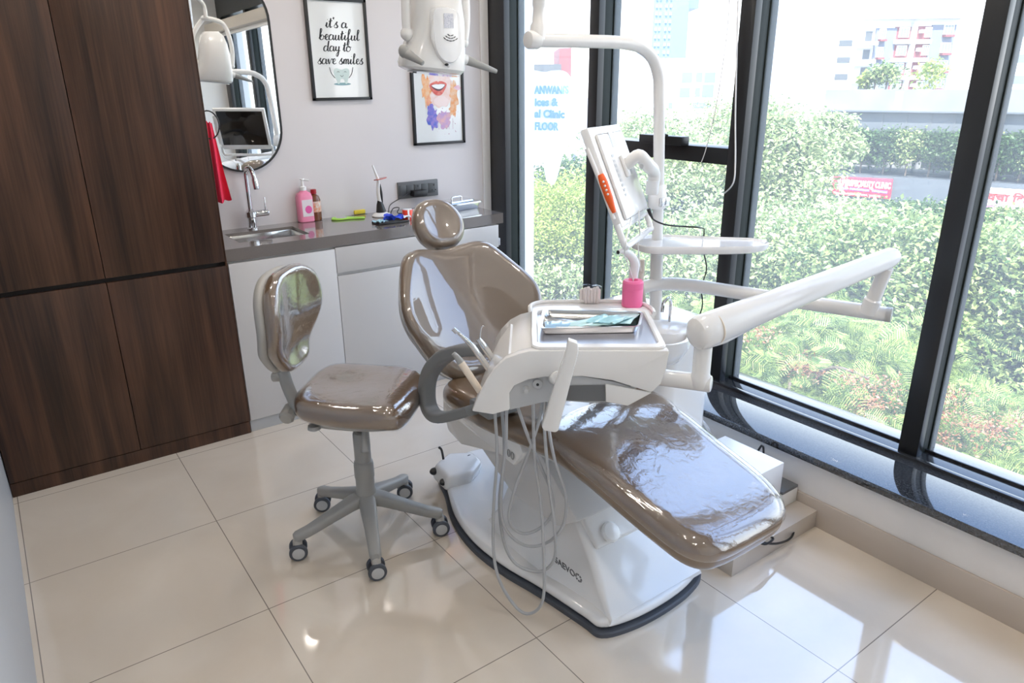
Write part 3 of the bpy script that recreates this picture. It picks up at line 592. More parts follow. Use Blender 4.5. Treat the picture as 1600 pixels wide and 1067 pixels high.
# backrest
bc = ST(-.27, 0, 0); bc = V(.728, 2.285, .812)
bu = sd_*1.0; bv = (V(0, 0, 1)-ft*.10).normalized(); bn = bu.cross(bv); bn = bn if bn.dot(ft) > 0 else -bn
bol = smooth2([(0, .175), (.09, .165), (.155, .115), (.172, .03), (.15, -.05), (.105, -.11), (.07, -.155), (0, -.168), (-.07, -.155), (-.105, -.11), (-.15, -.05), (-.172, .03), (-.155, .115), (-.09, .165)], 5)
def backfn(off=0): return lambda u, v, w: bc+bu*(u*1.12)+bv*v+bn*(w+off+1.1*u*u+.10*max(0, v)**2*4-.03*math.exp(-((v+.10)/.08)**2)+.035)
cushion(MB(), bol, .055, .027, backfn(), dome=-.004).build('backrest', brown, stl)
cushion(MB(), [(a*1.01, b*1.01) for a, b in bol], .061, .029, backfn(.003), dome=-.004).build('film_cover', film, stl)
cushion(MB(), [(a*1.0, b*1.0) for a, b in bol], .034, .016, backfn(-.048)).build('back_shell', stoolgrey, stl)
pb, pt_ = bc-bv*.0-bn*.03, bc-bv*.28-bn*.05
MB().tube([bc+bv*.01-bn*.035, bc-bv*.10-bn*.05, bc-bv*.22-bn*.055, bc-bv*.33-bn*.03, ST(-.20, 0, .50), ST(-.12, 0, .497)], [.017, .019, .021, .022, .019, .018], 12).build('back_post', grey, stl)
MB().rod(bc-bv*.20-bn*.05, bc-bv*.20-bn*.10, .017).build('post_knob', stoolgrey, stl)
MB().lathe(bc-bv*.33-bn*.065, -sd_*.9-V(0,0,.3), [(.01, -.02), (.024, -.015), (.027, .035), (.02, .045)], 10).build('adjuster_knob', stoolgrey, stl)
MB().box(-.02, .02, -.012, .03, -.09, .02, .008, M=frame(bc-bn*.04, bu, bn)).build('back_bracket', stoolgrey, stl)

# ================================================================== DENTAL CHAIR (axis along Y, centre x = CX)
CX = 1.43
ch = empty('dental_chair', (CX, 1.7, 0), 'brown dental patient chair with white base, reclined backrest and clear film on the leg rest', 'dental chair')
def blerp(tab, t):
    for (a, b) in zip(tab, tab[1:]):
        if t <= b[0]: f_ = (t-a[0])/(b[0]-a[0]); return [a[i]*(1-f_)+b[i]*f_ for i in range(1, len(a))]
    return list(tab[-1][1:])
# seat + leg rest: outline (u across, y), top height by y
hz = [(.86, .448), (.93, .468), (1.05, .500), (1.2, .533), (1.34, .566), (1.46, .585), (1.6, .578), (1.8, .557), (2.0, .548), (2.12, .535), (2.3, .53)]
def topz(y):
    ys = [h[0] for h in hz]; k = max(1, min(len(hz)-3, next((i for i, v in enumerate(ys) if v > y), len(hz)-1)-1))
    a, b, c, d = [hz[min(len(hz)-1, k+j)] for j in (-1, 0, 1, 2)]; t = (y-b[0])/(c[0]-b[0])
    return .5*((2*b[1])+(c[1]-a[1])*t+(2*a[1]-5*b[1]+4*c[1]-d[1])*t*t+(3*b[1]-a[1]-3*c[1]+d[1])*t**3)
sol = [(0, .915), (-.10, .918), (-.165, .935), (-.205, .985), (-.222, 1.08), (-.232, 1.25), (-.245, 1.40), (-.262, 1.55), (-.272, 1.75), (-.272, 1.93), (-.255, 2.05), (-.20, 2.115), (-.1, 2.13), (0, 2.13)]
sol = smooth2(sol+[(-a, b) for a, b in reversed(sol[1:-1])], 5)
def chfn(off=0, thick=1): return lambda u, v, w: V(CX+u*(.945 if u > 0 and v < 1.4 else 1), v, topz(v)+w+off)
cushion(MB(), sol, .098, .046, chfn(), dome=.0, inner=(.93, .85, .75, .62, .5, .38, .25, .12)).build('seat_and_leg_rest', brown, ch)
# film over the leg rest: wraps the foot end
fol = [(0, .908), (-.10, .910), (-.168, .928), (-.211, .982), (-.228, 1.08), (-.236, 1.25), (-.246, 1.40), (-.23, 1.50), (-.15, 1.55), (0, 1.57)]
fol = smooth2(fol+[(-a, b) for a, b in reversed(fol[1:-1])], 5)
cushion(MB(), fol, .07, .040, lambda u, v, w: V(CX+u*(.945 if u > 0 and v < 1.4 else 1), v, topz(v)+w+.0035), inner=(.93, .85, .75, .62, .5, .38, .25, .12)).build('film_cover', film, ch)
cushion(MB(), [(a*.82, 1.5+(b-1.5)*.88) for a, b in sol], .03, .012, lambda u, v, w: V(CX+u, v, topz(v)+w-.09), inner=(.9, .75, .5, .25)).build('seat_shell', lgrey, ch)
# backrest
th = math.radians(52); B0 = V(CX-.028, 2.075, .543); bV = V(0, math.cos(th), math.sin(th)); bN = V(0, -math.sin(th), math.cos(th))
bo = [(0, -.015), (.13, -.01), (.195, .03), (.245, .105), (.287, .18), (.298, .245), (.285, .31), (.245, .40), (.21, .465), (.175, .503), (.11, .518), (0, .505)]
bo = smooth2(bo+[(-a, b) for a, b in reversed(bo[1:-1])], 5)
def bkfn(off=0): return lambda u, v, w: B0+V(u, 0, 0)+bV*(v)+bN*(w+off+(.45*u*u+4.5*u**4)*min(1, max(0.15, v/.15))+.03)
cushion(MB(), bo, .085, .040, bkfn(), dome=-.012).build('backrest', brown2, ch)
cushion(MB(), [(a*.95, .245+(b-.245)*.95) for a, b in bo], .03, .012, bkfn(-.075)).build('backrest_shell', lgrey, ch)
# headrest
H0 = V(CX+.006, 2.478, 1.022); hth = math.radians(57); hV = V(0, math.cos(hth), math.sin(hth)); hN = V(0, -math.sin(hth), math.cos(hth))
ho = smooth2([(0, -.115), (.06, -.108), (.108, -.07), (.128, -.01), (.118, .05), (.085, .10), (.04, .123), (0, .128), (-.04, .123), (-.085, .10), (-.118, .05), (-.128, -.01), (-.108, -.07), (-.06, -.108)], 5)
hdm = lambda u, v, w: H0+V(u*.85, 0, 0)+hV*(v*.88)+hN*(w+.02+.9*u*u)
cushion(MB(), ho, .085, .040, hdm, dome=-.008).build('headrest', brown2, ch)
MB().box(-.03, .03, -.02, .0, -.22, .05, .006, M=frame(H0-hN*.075, V(1, 0, 0), -hN)).build('headrest_bar', steel, ch)
# armrest (left)
AX = 1.085
ap = [hit(*q, 'x', AX) for q in ((752, 546), (718, 548), (690, 560), (672, 583), (667, 612), (672, 640), (690, 652), (740, 640))]
L = []; P, _ = crom(ap, [0]*len(ap), 6)
for i, p in enumerate(P):
    t = (P[min(i+1, len(P)-1)]-P[max(i-1, 0)]).normalized(); nn = t.cross(V(1, 0, 0)).normalized(); s = i/(len(P)-1)
    w = .017+.006*math.sin(PI*min(1, s*1.3)); L.append([p+V(a*.028, 0, 0)+nn*(b*w) for a, b in roundrect(2, 2, .55, 4)])
MB().loft(L).build('armrest', armgrey, ch)
MB().box(1.10, 1.22, ap[-1].y-.06, ap[-1].y+.05, ap[-1].z-.02, ap[-1].z+.015, .006).build('armrest_bracket', armgrey, ch)
# base
def P2(l): return l
bo_ = [(1.203, 1.228), (1.30, 1.196), (1.43, 1.188), (1.56, 1.200), (1.655, 1.235), (1.675, 1.30), (1.70, 1.5), (1.725, 1.75), (1.70, 2.0), (1.62, 2.25), (1.50, 2.36), (1.30, 2.33), (1.225, 2.16), (1.155, 1.99), (1.125, 1.82), (1.132, 1.65), (1.165, 1.48), (1.19, 1.30)]
bs = smooth2(bo_, 5)
MB().loft([[V(a, b, 0) for a, b in bs], [V(a, b, .013) for a, b in bs], [V(CX+(a-CX)*.99, 1.75+(b-1.75)*.993, .017) for a, b in bs]]).build('rubber_edge', rubber, ch)
cushion(MB(), [(CX+(a-CX)*.965, 1.75+(b-1.75)*.98) for a, b in bs], .034, .016, lambda u, v, w: V(u, v, .054+w)).build('base_plate', white2, ch)
# front hump: loft along y
hs_ = [(1.218, .200, .206, .055), (1.25, .194, .20, .075), (1.30, .180, .20, .125), (1.36, .165, .205, .190), (1.43, .150, .215, .255), (1.50, .135, .23, .305), (1.58, .125, .235, .335), (1.70, .12, .235, .335), (1.82, .12, .22, .25), (1.90, .12, .20, .08)]
L = []
for (y, wt, wb, h) in hs_:
    l = []; r_ = min(.03, (h-.04)*.5)
    for k in range(8): a = PI*k/7/2; l.append(V(CX+wt-r_+r_*math.cos(a), y, h-r_+r_*math.sin(a)))
    for k in range(8): a = PI/2+PI*k/7/2; l.append(V(CX-wt+r_+r_*math.cos(a), y, h-r_+r_*math.sin(a)))
    for k in range(1, 6): t = k/5; l.append(V(CX-(wt+(wb-wt)*t**2), y, h-r_-(h-r_-.04)*t))
    for k in range(5, 0, -1): t = k/5; l.append(V(CX+(wt+(wb-wt)*t**2), y, h-r_-(h-r_-.04)*t))
    L.append(l)
hump = MB().loft(L).build('base_hump', white2, ch, angle=50)
bt_ = hit(964, 827, 'x', 1.365); bn_ = V(0, -.72, .69)
MB().lathe(V(1.365, 1.385, .212)-bn_*-.014, bn_, [(.033, 0), (.033, .008), (.028, .014), (.012, .018), (.001, .019)]).build('round_cap', white2, hump)
# raised cover on the hump
Mh = frame((CX, 1.44, .262), V(1, 0, 0), V(0, .70, .70))
MB().box(-.135, .135, -.105, .12, -.03, .018, .012, 3, M=Mh).build('hump_cover', white, hump)
# lift arm
lm = MB()
def seg(x0, x1, prof): return [V(x0, y, z) for y, z in prof], V(x1-x0, 0, 0)
a, d = seg(1.25, 1.60, [(1.40, .29), (1.50, .22), (1.74, .22), (2.10, .40), (2.10, .47), (1.62, .47)]); lm.prism(a, d, .01)
lm.build('lift_arm', mat('off_white_plastic', (.66, .66, .665), .3, coat=.3), ch)
a, d = seg(1.19, 1.66, [(1.62, .47), (1.72, .40), (1.97, .33), (2.06, .35), (2.09, .42), (2.09, .495), (1.62, .495)]); MB().prism(a, d, .014).build('under_seat_cover', white, ch)
uc = MB(); a, d = seg(1.178, 1.21, [(1.58, .47), (1.63, .405), (1.97, .435), (1.97, .490), (1.60, .50)]); uc.prism(a, d, .006)
ucp = uc.build('side_trim_panel', white2, ch)
text('model_number', '300', frame((1.1755, 1.683, .430), V(0, -1, -.05), V(0, 0, 1)), .04, grey, ch, ext=.0004)
# foot control at the rear left of the base
fcx, fcy = 1.30, 2.22
MB().prism([V(fcx+a, fcy+b, .04) for a, b in ((-.085, -.08), (.02, -.10), (.10, -.05), (.11, .04), (.02, .095), (-.075, .045))], V(.02, .005, .06), .018, 4).build('foot_control', white2, ch, angle=60)
for (dx, dy, dz) in ((-.066, .035, .072), (-.068, -.045, .062), (.095, .02, .085)): MB().lathe((fcx+dx, fcy+dy, dz), (-.5 if dx < 0 else 0, -.3, 1), [(.015, 0), (.017, .008), (.010, .014)]).build('foot_switch', black, ch)
MB().tube([(fcx-.005, fcy+.06, .09), (fcx-.01, fcy+.065, .14), (fcx-.02, fcy+.07, .155)], .005, 8).build('foot_joystick', black, ch)
# maker's lettering on the hump's left face
pA = hit(866, 884, 'x', 1.24); pB = hit(898, 898, 'x', 1.235)
Ml = frame(V(1.2285, 1.475, .112), V(0, -1, -.0), V(-.13, 0, 1)); Ml = Matrix.Translation(V(-.002, 0, 0)) @ Ml
text('maker_lettering', 'SAEVO', Ml, .036, mat('logo_grey', (.10, .10, .11), .4), ch, ext=.001, width=.096)
lg = MB()
for k in range(8):
    a = 2*PI*k/8; rr_ = .016; lg.prism([Ml @ V(.116+rr_*math.cos(a+q)*s, .013+rr_*math.sin(a+q)*s, .0002) for q, s in ((-.22, .55), (-.28, 1), (.28, 1), (.22, .55))], V(-.0012, 0, 0))
lg.build('maker_symbol', MATS['logo_grey'], ch)

# ================================================================== INSTRUMENT CONSOLE (faces the camera side)
UA = V(1.085, 1.422, 0); UU = V(.795, -.606, 0).normalized(); UE = V(.606, .795, 0).normalized()
def UL(u, e, z): return UA+UU*u+UE*e+V(0, 0, z)
def UP(px, py, e=0): return hitp(px, py, UA+UE*e, UE)
con = empty('instrument_console', (1.4, 1.4, .77), 'white dental instrument console with steel-topped worktop and curved side over the chair', 'instrument console')
front = [(-.16, .701), (-.102, .6915), (-.0543, .7053), (-.0545, .757), (-.0415, .778), (-.0033, .796), (.0415, .8034), (.1413, .8054), (.2225, .7933), (.3012, .767), (.3293, .7577), (.3535, .7841), (.3659, .8306), (.3697, .872), (.3695, .880), (0, .880), (-.03, .872), (-.065, .858), (-.095, .828), (-.118, .793), (-.142, .745)]
MB().prism([UL(a, 0, b) for a, b in front], UE*.03, .005).build('front_shell', white, con)
body = [(-.02, .745), (.03, .760), (.12, .752), (.20, .745), (.27, .748), (.325, .768), (.345, .79), (.358, .82), (.366, .862), (.366, .876), (0, .876), (-.03, .868), (-.062, .85), (-.09, .82), (-.108, .790), (-.118, .765), (-.08, .74)]
MB().prism([UL(a, .03, b) for a, b in body], UE*.33, .005).build('body', white, con)
# sloping side panel for the handpieces
side = [(-.062, .858), (-.095, .826), (-.118, .79), (-.142, .742), (-.158, .702)]
L = []
for k, (a, b) in enumerate(side): L.append([UL(a+.004, .028, b), UL(a+.004, .29-.05*k, b), UL(a+.03, .29-.05*k, b-.01), UL(a+.03, .028, b-.01)])
MB().loft(L, smooth=False).build('side_panel', white, con)
# grey panel in the arch
MB().prism([UP(px, py, .012) for px, py in ((797, 603), (826, 592), (853, 588), (910, 588), (957, 596), (985, 604), (960, 627), (920, 629), (880, 626), (850, 628), (797, 640))], UE*.015, 0).build('connector_panel', lgrey, con)
MB().prism([UP(px, py, .008) for px, py in ((884, 603), (945, 602), (945.5, 627), (915, 627), (880, 625))], UE*.006, 0).build('dark_screen', dgrey, con)
MB().prism([UP(px, py, .006) for px, py in ((946, 600), (1000, 610), (1018, 614), (981, 634), (947, 628))], UE*.006, .001).build('lower_lip', white, con)
pc = UP(840, 599, .010)
cn = MB().lathe(pc, -UE, [(.013, 0), (.013, .006), (.009, .008)]); q = UP(822, 607, .010); cn.lathe(q, -UE, [(.008, 0), (.008, .015), (.006, .02)])
cn.build('air_connectors', lgrey, con); MB().lathe(pc-UE*.008, -UE, [(.004, 0), (.004, .001)]).build('connector_hole', black, con)
# worktop rim and steel mat
L1 = roundrect(.362, .352, .03, 6, .185, .181); L2 = roundrect(.325, .30, .022, 6, .185, .185)
MB().loft([[UL(a, b, .874) for a, b in L1], [UL(a, b, .884) for a, b in L1], [UL(.185+(a-.185)*.985, .181+(b-.181)*.985, .888) for a, b in L1], [UL(.185+(a-.185)*1.02, .185+(b-.185)*1.02, .888) for a, b in L2], [UL(a, b, .885) for a, b in L2], [UL(a, b, .876) for a, b in L2]], cap=False).build('worktop_rim', white, con)
MB().loft([[UL(a, b, .870) for a, b in L2], [UL(a, b, .8785) for a, b in L2]]).build('worktop_mat', mat('brushed_steel', (.62, .62, .66), .28, metal=1), con)
# rear shelf
ro = smooth2([(.0, .355), (.02, .50), (.06, .53), (.2, .54), (.34, .53), (.39, .50), (.41, .42), (.405, .355)], 5)
ro = [(-.002, .355), (-.002, .44), (.02, .475), (.06, .488), (.20, .492), (.31, .488), (.365, .465), (.388, .42), (.39, .355)]
MB().loft([[UL(a, b, .852) for a, b in ro], [UL(a, b, .866) for a, b in ro]]).build('rear_shelf', white, con)
rim = ro[1:-1]
MB().tube([UL(a*.985+.004, b-.005, .870) for a, b in [(-.002, .36)]+rim+[(.39, .36)]], .007, 10).build('shelf_rim', white, con)
# grab handle in front
hq = [(886, 526), (901, 530), (902, 541), (871, 667), (846, 665), (850, 640), (884, 545)]
hp = [UP(px, py, -.055) for px, py in ((887, 526), (902, 531), (903, 545), (872, 666), (868, 669), (849, 666), (846, 660), (884, 543))]
MB().prism(hp, -UE*.028, .006).build('grab_handle', white, con)
MB().rod(UP(872, 590, -.055), UP(866, 592, .012), .018).build('handle_pivot', white, con)
# arms: joint under the right side, sprung arm, rigid arm to the column
J = V(1.470, 1.135, 0)
jz = .785
jl, jr = hit(1020, 597, 'z', jz), hit(1112, 600, 'z', jz)
arm = MB().rod(UL(.25, .10, jz-.005), jr, .0235, n=24)
arm.build('support_tube', white, con)
jc = hit(1094, 598, 'z', jz)
def zfor(x, y, py):
    lo, hi = -1, 3
    for _ in range(50):
        mm_ = (lo+hi)/2; p = V(x, y, mm_-CAMH); yy = 533.5-FPX*p.dot(CU)/p.dot(CF)
        if yy > py: lo = mm_
        else: hi = mm_
    return lo
z1 = zfor(jc.x, jc.y, 545)
MB().lathe((jc.x, jc.y, jz-.012), (0, 0, 1), [(.022, 0), (.026, .01), (.026, .035), (.024, .04), (.024, z1-jz+.02)]).build('lower_joint', white, con)
# sprung arm
e2 = V(2.145, 1.045, 0); zhi = zfor(e2.x, e2.y, 418)
lowe = V(jc.x-.02, jc.y+.0, zfor(jc.x-.02, jc.y, 520)); hie = V(e2.x+.02, e2.y, zfor(e2.x+.02, e2.y, 402))
d = (hie-lowe).normalized()
SA = MB(); L = []
sdv = d.cross(V(0, 0, 1)).normalized(); upv = sdv.cross(d)
for (t, rw, rh) in ((-.035, .010, .012), (-.030, .026, .030), (-.015, .038, .043), (.01, .042, .047), (.05, .042, .047), (.35, .036, .040), (.60, .032, .035), (.97, .028, .032), (1.0, .027, .030), (1.02, .022, .024), (1.03, .010, .012)):
    c = lowe+(hie-lowe)*(t if t > .02 else t/1.0); L.append([c+sdv*(rw*math.cos(q))+upv*(rh*math.sin(q)) for q in np.linspace(0, 2*PI, 28, False)])
SA.loft(L).build('sprung_arm', white, con)
cc = lowe+(hie-lowe)*.05
MB().lathe(lowe+d*.045, d, [(.0445, 0), (.0455, .001), (.0455, .003), (.0445, .004)]).build('arm_seam', cream, con)
u0, u1 = lowe+d*.08-V(0, 0, .030), lowe+d*.22-V(0, 0, .022)
MB().tube([lowe+d*.0-V(0, 0, .026), u0, u1, lowe+d*.30-V(0, 0, .012)], [.020, .026, .020, .010], 16).tube([hie-d*.16-V(0, 0, .008), hie-d*.08-V(0, 0, .018), hie-d*.0-V(0, 0, .016)], [.010, .018, .016], 14).build('arm_underside', white, con)
# upper joint and rigid arm
tz = .868; te = hit(1384, 491, 'z', tz); tj = hit(1356, 488, 'z', tz)
MB().lathe((tj.x, tj.y, tz), (e2.x-tj.x, e2.y-tj.y, zhi-tz), [(.026, 0), (.026, .045), (.022, .05), (.021, .095), (.021, (V(e2.x, e2.y, zhi)-V(tj.x, tj.y, tz)).length)]).build('upper_joint', white, con)
PX, PY = 1.862, 1.72
ta = hit(1060, 444, 'z', tz); tb = hit(1030, 440, 'z', tz)
MB().tube([V(1.80, 1.76, .70), V(1.80, 1.75, .80), V(1.815, 1.735, .855), ta, ta.lerp(te, .5), te-(te-ta).normalized()*.01, te], [.0235]*7, 20).build('rigid_arm', cream if False else white, con)
# steel tray with pouches
it = empty('instrument_tray', UL(.17, .17, .8785), 'shallow stainless steel instrument tray on the console worktop', 'tray')
def quadz(pts, z): return [hit(px, py, 'z', z) for px, py in pts]
tq = quadz(((845, 523), (998, 520), (1003, 497), (850, 493)), .8805)
def rq(q, sc, z, r=.12):
    c = (q[0]+q[1]+q[2]+q[3])/4; o = []
    for i in range(4):
        a, b, c2 = q[i-1], q[i], q[(i+1) % 4]; p1 = b.lerp(a, .06 if i % 2 else .16); p2 = b.lerp(c2, .16 if i % 2 else .06)
        for t in (0, .25, .5, .75, 1): o.append(p1*(1-t)**2+b*2*t*(1-t)+p2*t*t)
    return [V(c.x+(p.x-c.x)*sc, c.y+(p.y-c.y)*sc, z) for p in o]
MB().loft([rq(tq, .93, .8787), rq(tq, .96, .882), rq(tq, .99, .8985), rq(tq, 1.03, .8995), rq(tq, 1.03, .901), rq(tq, .975, .9005), rq(tq, .94, .885), rq(tq, .90, .8825)]).build('tray_body', steel, it, angle=50)
def pouch(name, label, q, col, h=.004, seed=1):
    pts = quadz(q, .893); r = random.Random(seed); g = []; fs = []; n, m_ = 14, 5
    for i in range(n):
        for j in range(m_):
            a = pts[0].lerp(pts[1], i/(n-1)); b = pts[3].lerp(pts[2], i/(n-1)); p = a.lerp(b, j/(m_-1)); p.z = .889+.007*math.sin(PI*j/(m_-1))+r.uniform(0, h); g.append(p)
    for i in range(n-1):
        for j in range(m_-1): k = i*m_+j; fs.append((k, k+1, k+m_+1, k+m_))
    quick(name, col, label, 'pouch', MB().add(g+[p-V(0, 0, .0015) for p in g], fs+[tuple(x+len(g) for x in reversed(f)) for f in fs]), angle=40)
pouch('sterile_pouch', 'long pale green and clear sterile pouch lying across the steel tray', ((872, 510), (985, 504), (1006, 488), (950, 492)), mat('pouch_mint', (.60, .85, .85), .15, coat=.6), seed=2)
pouch('sterile_pouch', 'light blue sterile pouch, the left one in the steel tray', ((852, 515), (885, 512), (900, 500), (850, 500)), mat('pouch_blue', (.38, .60, .80), .15, coat=.6), seed=4)
pouch('sterile_pouch', 'turquoise sterile pouch with folded end towards the pink canister', ((915, 505), (968, 506), (995, 496), (940, 491)), mat('pouch_turq', (.42, .74, .80), .15, coat=.6), h=.010, seed=6)
mr = MB().rod(hitp(868, 512, (0, 0, .897), V(0, 0, 1)), hitp(985, 512, (0, 0, .889), V(0, 0, 1)), .003)
quick('mouth_probe', steel, 'slim steel probe lying along the front of the instrument tray', 'dental tool', mr)
# cotton rolls and pink canister on the rear shelf
cz = .866
c0 = hit(925, 478, 'z', cz); ctn = empty('cotton_roll_pack', (c0.x, c0.y, cz), 'bundle of white cotton rolls in a clear wrapper beside the pink canister', 'cotton rolls'); rl = MB()
c0 = UL(.13, .42, 0)
c0 = hit(922, 474, 'z', cz); c0.z = 0
k = 0
for i in range(-3, 4):
    for j in range(-1, 2):
        if (i*i/9+j*j/2) < 1.05: MB().rod(c0+UU*(i*.0098+.005*(j % 2))+UE*(j*.009+.01)+V(0, 0, cz), c0+UU*(i*.0098+.005*(j % 2))+UE*(j*.009+.01)+V(0, 0, cz+.046+.003*((i*7+j*3) % 3)), .0049, n=12, rnd=.4).build('cotton_roll', mat('cotton', (.86, .80, .78), .9), ctn)
MB().loft([[c0+UU*(.037*r_*math.cos(a))+UE*(.010+.022*r_*math.sin(a))+V(0, 0, z) for a in np.linspace(0, 2*PI, 26, False)] for r_, z in ((1, cz), (1.0, cz+.04), (1.02, cz+.054), (.7, cz+.060), (.2, cz+.057))]).build('wrapper', clear_mat('wrap_film', (.98, .97, .97), 1.4, bump=(60, .5, .002)), ctn)
c1 = hit(988, 479, 'z', cz)+UE*.01; c1.z = 0
cp = empty('pink_canister', (c1.x, c1.y, cz), 'hot pink cylindrical waste canister with a hole in its lid on the console shelf', 'canister')
rC = .0335
MB().lathe(c1+V(0, 0, cz), (0, 0, 1), [(rC-.002, 0), (rC, .002), (rC, .057), (rC-.0005, .058)]).build('body', pink, cp)
MB().lathe(c1+V(0, 0, cz+.058), (0, 0, 1), [(rC, 0), (rC, .022), (rC-.004, .0275), (.016, .029), (.015, .026), (.013, .018), (.001, .018)]).build('lid', pink, cp)

# handpieces with hoses
def handpiece(name, label, parts, hose, m_=steel):
    r = empty(name, parts[0][1][0], label, 'handpiece')
    for (n_, pts, rad, mm_) in parts: MB().tube(pts, rad, 16).build(n_, mm_, r)
    MB().tube([UP(px, py, e_) for px, py, e_ in hose], .0048, 12).build('hose', hosegrey, r); return r
def c7p(x, y, e_): return (680+x/2.668, 560+y/2.668, e_)
h1 = [c7p(*q) for q in ((250, 200, .06), (250, 240, .06), (258, 400, .055), (245, 600, .05), (243, 800, .04), (270, 930, .02), (340, 1040, 0), (400, 1062, -.01), (450, 1000, -.02), (452, 800, 0), (440, 600, .03), (415, 420, .04), (408, 190, .03), (405, 150, .03))]
h2 = [c7p(*q) for q in ((278, 200, .07), (280, 240, .07), (288, 400, .07), (268, 600, .07), (285, 760, .06), (330, 850, .05), (400, 885, .04), (460, 880, .03), (500, 820, .02), (495, 680, .01), (475, 520, .02), (458, 330, .02), (455, 200, .03), (452, 150, .03))]
h3 = [c7p(*q) for q in ((300, 200, .05), (297, 240, .05), (295, 350, .05), (280, 500, .05), (275, 640, .05), (300, 720, .05), (370, 778, .04), (450, 775, .03), (520, 720, .02), (545, 640, .02), (540, 550, .02), (500, 430, .02), (475, 300, .02), (468, 170, .03))]
h4 = [c7p(*q) for q in ((335, 170, .04), (345, 205, .04), (385, 320, .04), (440, 450, .045), (485, 560, .05), (490, 640, .05), (440, 705, .05), (370, 730, .05), (320, 700, .05), (308, 640, .05), (340, 520, .05), (390, 390, .045), (430, 270, .04), (447, 190, .04), (450, 150, .04))]
G = .12
handpiece('turbine_handpiece', 'silver turbine handpiece with angled head, middle one in the console holder',
    [('head', [UP(708, 513, G), UP(714, 519, G)], [.007, .007], chrome), ('body', [UP(712, 516, G), UP(724, 527, G), UP(738, 541, G), UP(752, 560, G), UP(764, 577, G)], [.0045, .006, .0085, .0095, .009], steel)], h2)
handpiece('syringe_handpiece', 'slim steel three-way syringe with a bent thin tip, rearmost in the console holder',
    [('nozzle', [UP(757, 509, .17), UP(753, 511, .17), UP(751, 518, .17), UP(750, 530, .17)], [.0018, .002, .002, .0022], chrome), ('body', [UP(747, 529, .17), UP(757, 543, .17), UP(771, 563, .17)], [.0075, .011, .010], steel)], h4)
handpiece('scaler_handpiece', 'cream scaler handpiece with a grey tapered nose at the front of the holder',
    [('nose', [UP(708, 552, .05), UP(714, 558, .05), UP(720, 566, .05)], [.006, .0085, .0105], grey), ('grip', [UP(720, 566, .05), UP(732, 584, .05), UP(750, 611, .05)], [.0105, .0105, .010], cream)], h1)
mark = MB()
hb_ = quick('spare_hose', hosegrey, 'looped grey hose hanging under the console behind the grab handle', 'hose', MB().tube([UP(px, py, e_) for px, py, e_ in h3], .0048, 12))

# ================================================================== SPITTOON UNIT, COLUMN, LAMP, MONITOR
su = empty('spittoon_unit', (1.9, 1.75, 0), 'white dental water unit with spittoon bowl standing behind the console by the window', 'water unit')
def rr(cx, cy, w, d, r, z): return [V(a, b, z) for a, b in roundrect(w, d, r, 6, cx, cy)]
MB().loft([rr(1.93, 1.80, .24, .44, .05, .05), rr(1.93, 1.80, .26, .46, .06, .08), rr(1.93, 1.80, .27, .46, .06, .60), rr(1.93, 1.80, .29, .48, .07, .70), rr(1.93, 1.80, .28, .47, .07, .725), rr(1.93, 1.80, .24, .43, .06, .735)]).build('housing', white2, su)
MB().box(1.60, 1.82, 1.75, 1.90, .08, .20, .02).build('base_link', white2, su)
MB().lathe((1.80, 1.62, .60), (0, 0, 1), [(.02, 0), (.08, .03), (.11, .08), (.115, .12), (.10, .118), (.07, .05), (.02, .03), (.001, .03)], 36).build('bowl', white2, su)
MB().tube([(1.90, 1.66, .73), (1.90, 1.66, .80), (1.88, 1.65, .83), (1.84, 1.64, .82), (1.83, 1.635, .79)], .006, 10).build('water_spout', chrome, su)
# suction handpieces on a holder beside the column
q = hit(985, 420, 'y', 1.60)
suc = empty('suction_handpiece', (q.x, q.y, q.z), 'white bent suction handpiece standing in its holder behind the pink canister', 'handpiece')
sp_ = [hit(px, py, 'y', 1.60) for px, py in ((966, 394), (974, 392), (986, 400), (992, 413), (990, 430), (988, 460))]
MB().tube(sp_, [.006, .010, .014, .016, .015, .012], 16).build('body', white2, suc)
MB().rod(sp_[0]+V(-.003, 0, 0), sp_[0]+V(.002, 0, 0), .0062).build('tip_ring', black, suc)
MB().tube([sp_[-1]+V(.002, 0, .0), sp_[-1]+V(.03, .04, -.08), V(1.85, 1.70, .62)], .012, 12).build('hose', white, suc)
q2 = [hit(px, py, 'y', 1.62) for px, py in ((1003, 406), (1003, 425), (1003, 450))]
tb_ = quick('saliva_ejector', mat('beige_plastic', (.55, .50, .44), .4), 'small beige tube valve standing beside the white suction handpiece', 'handpiece', MB().tube(q2+[V(1.86, 1.70, .64)], [.009, .009, .008, .008], 14))
# column + lamp
lp = empty('operating_lamp', (PX, PY, .72), 'white operating lamp with grey handles on a tall bent column over the chair', 'operating lamp')
def PYl(px, py): return hit(px, py, 'y', PY)
low_ = PYl(1026, 476); 
MB().tube([V(low_.x, PY, .70), PYl(1026.5, 385)], .0225, 24, smooth_path=False).build('lower_column', white, lp)
MB().tube([PYl(1026.5, 390), PYl(1029, 300), PYl(1030, 200), PYl(1030, 150), PYl(1029, 120), PYl(1020, 92), PYl(1003, 75), PYl(985, 69), PYl(960, 66), PYl(900, 64), PYl(850, 63), PYl(826, 62)], .0188, 24).build('bent_column', white, lp)
j0 = PYl(831, 62)
MB().rod(PYl(824, 62), PYl(842, 63), .024, n=28).lathe(j0+V(.02, 0, .0), (0.05, 0, 1), [(.022, 0), (.022, .035), (.017, .045), (.0155, .08), (.018, .088), (.0185, .12), (.013, .125)]).build('column_joint', white, lp)
jt = j0+V(.03, 0, .13)
y_ = V(1.315, 2.31, 2.02)                # yoke top
MB().tube([jt, jt+V(.005, .01, .09), jt+V(.0, .03, .14)], .013, 16).build('swivel_post', white, lp)
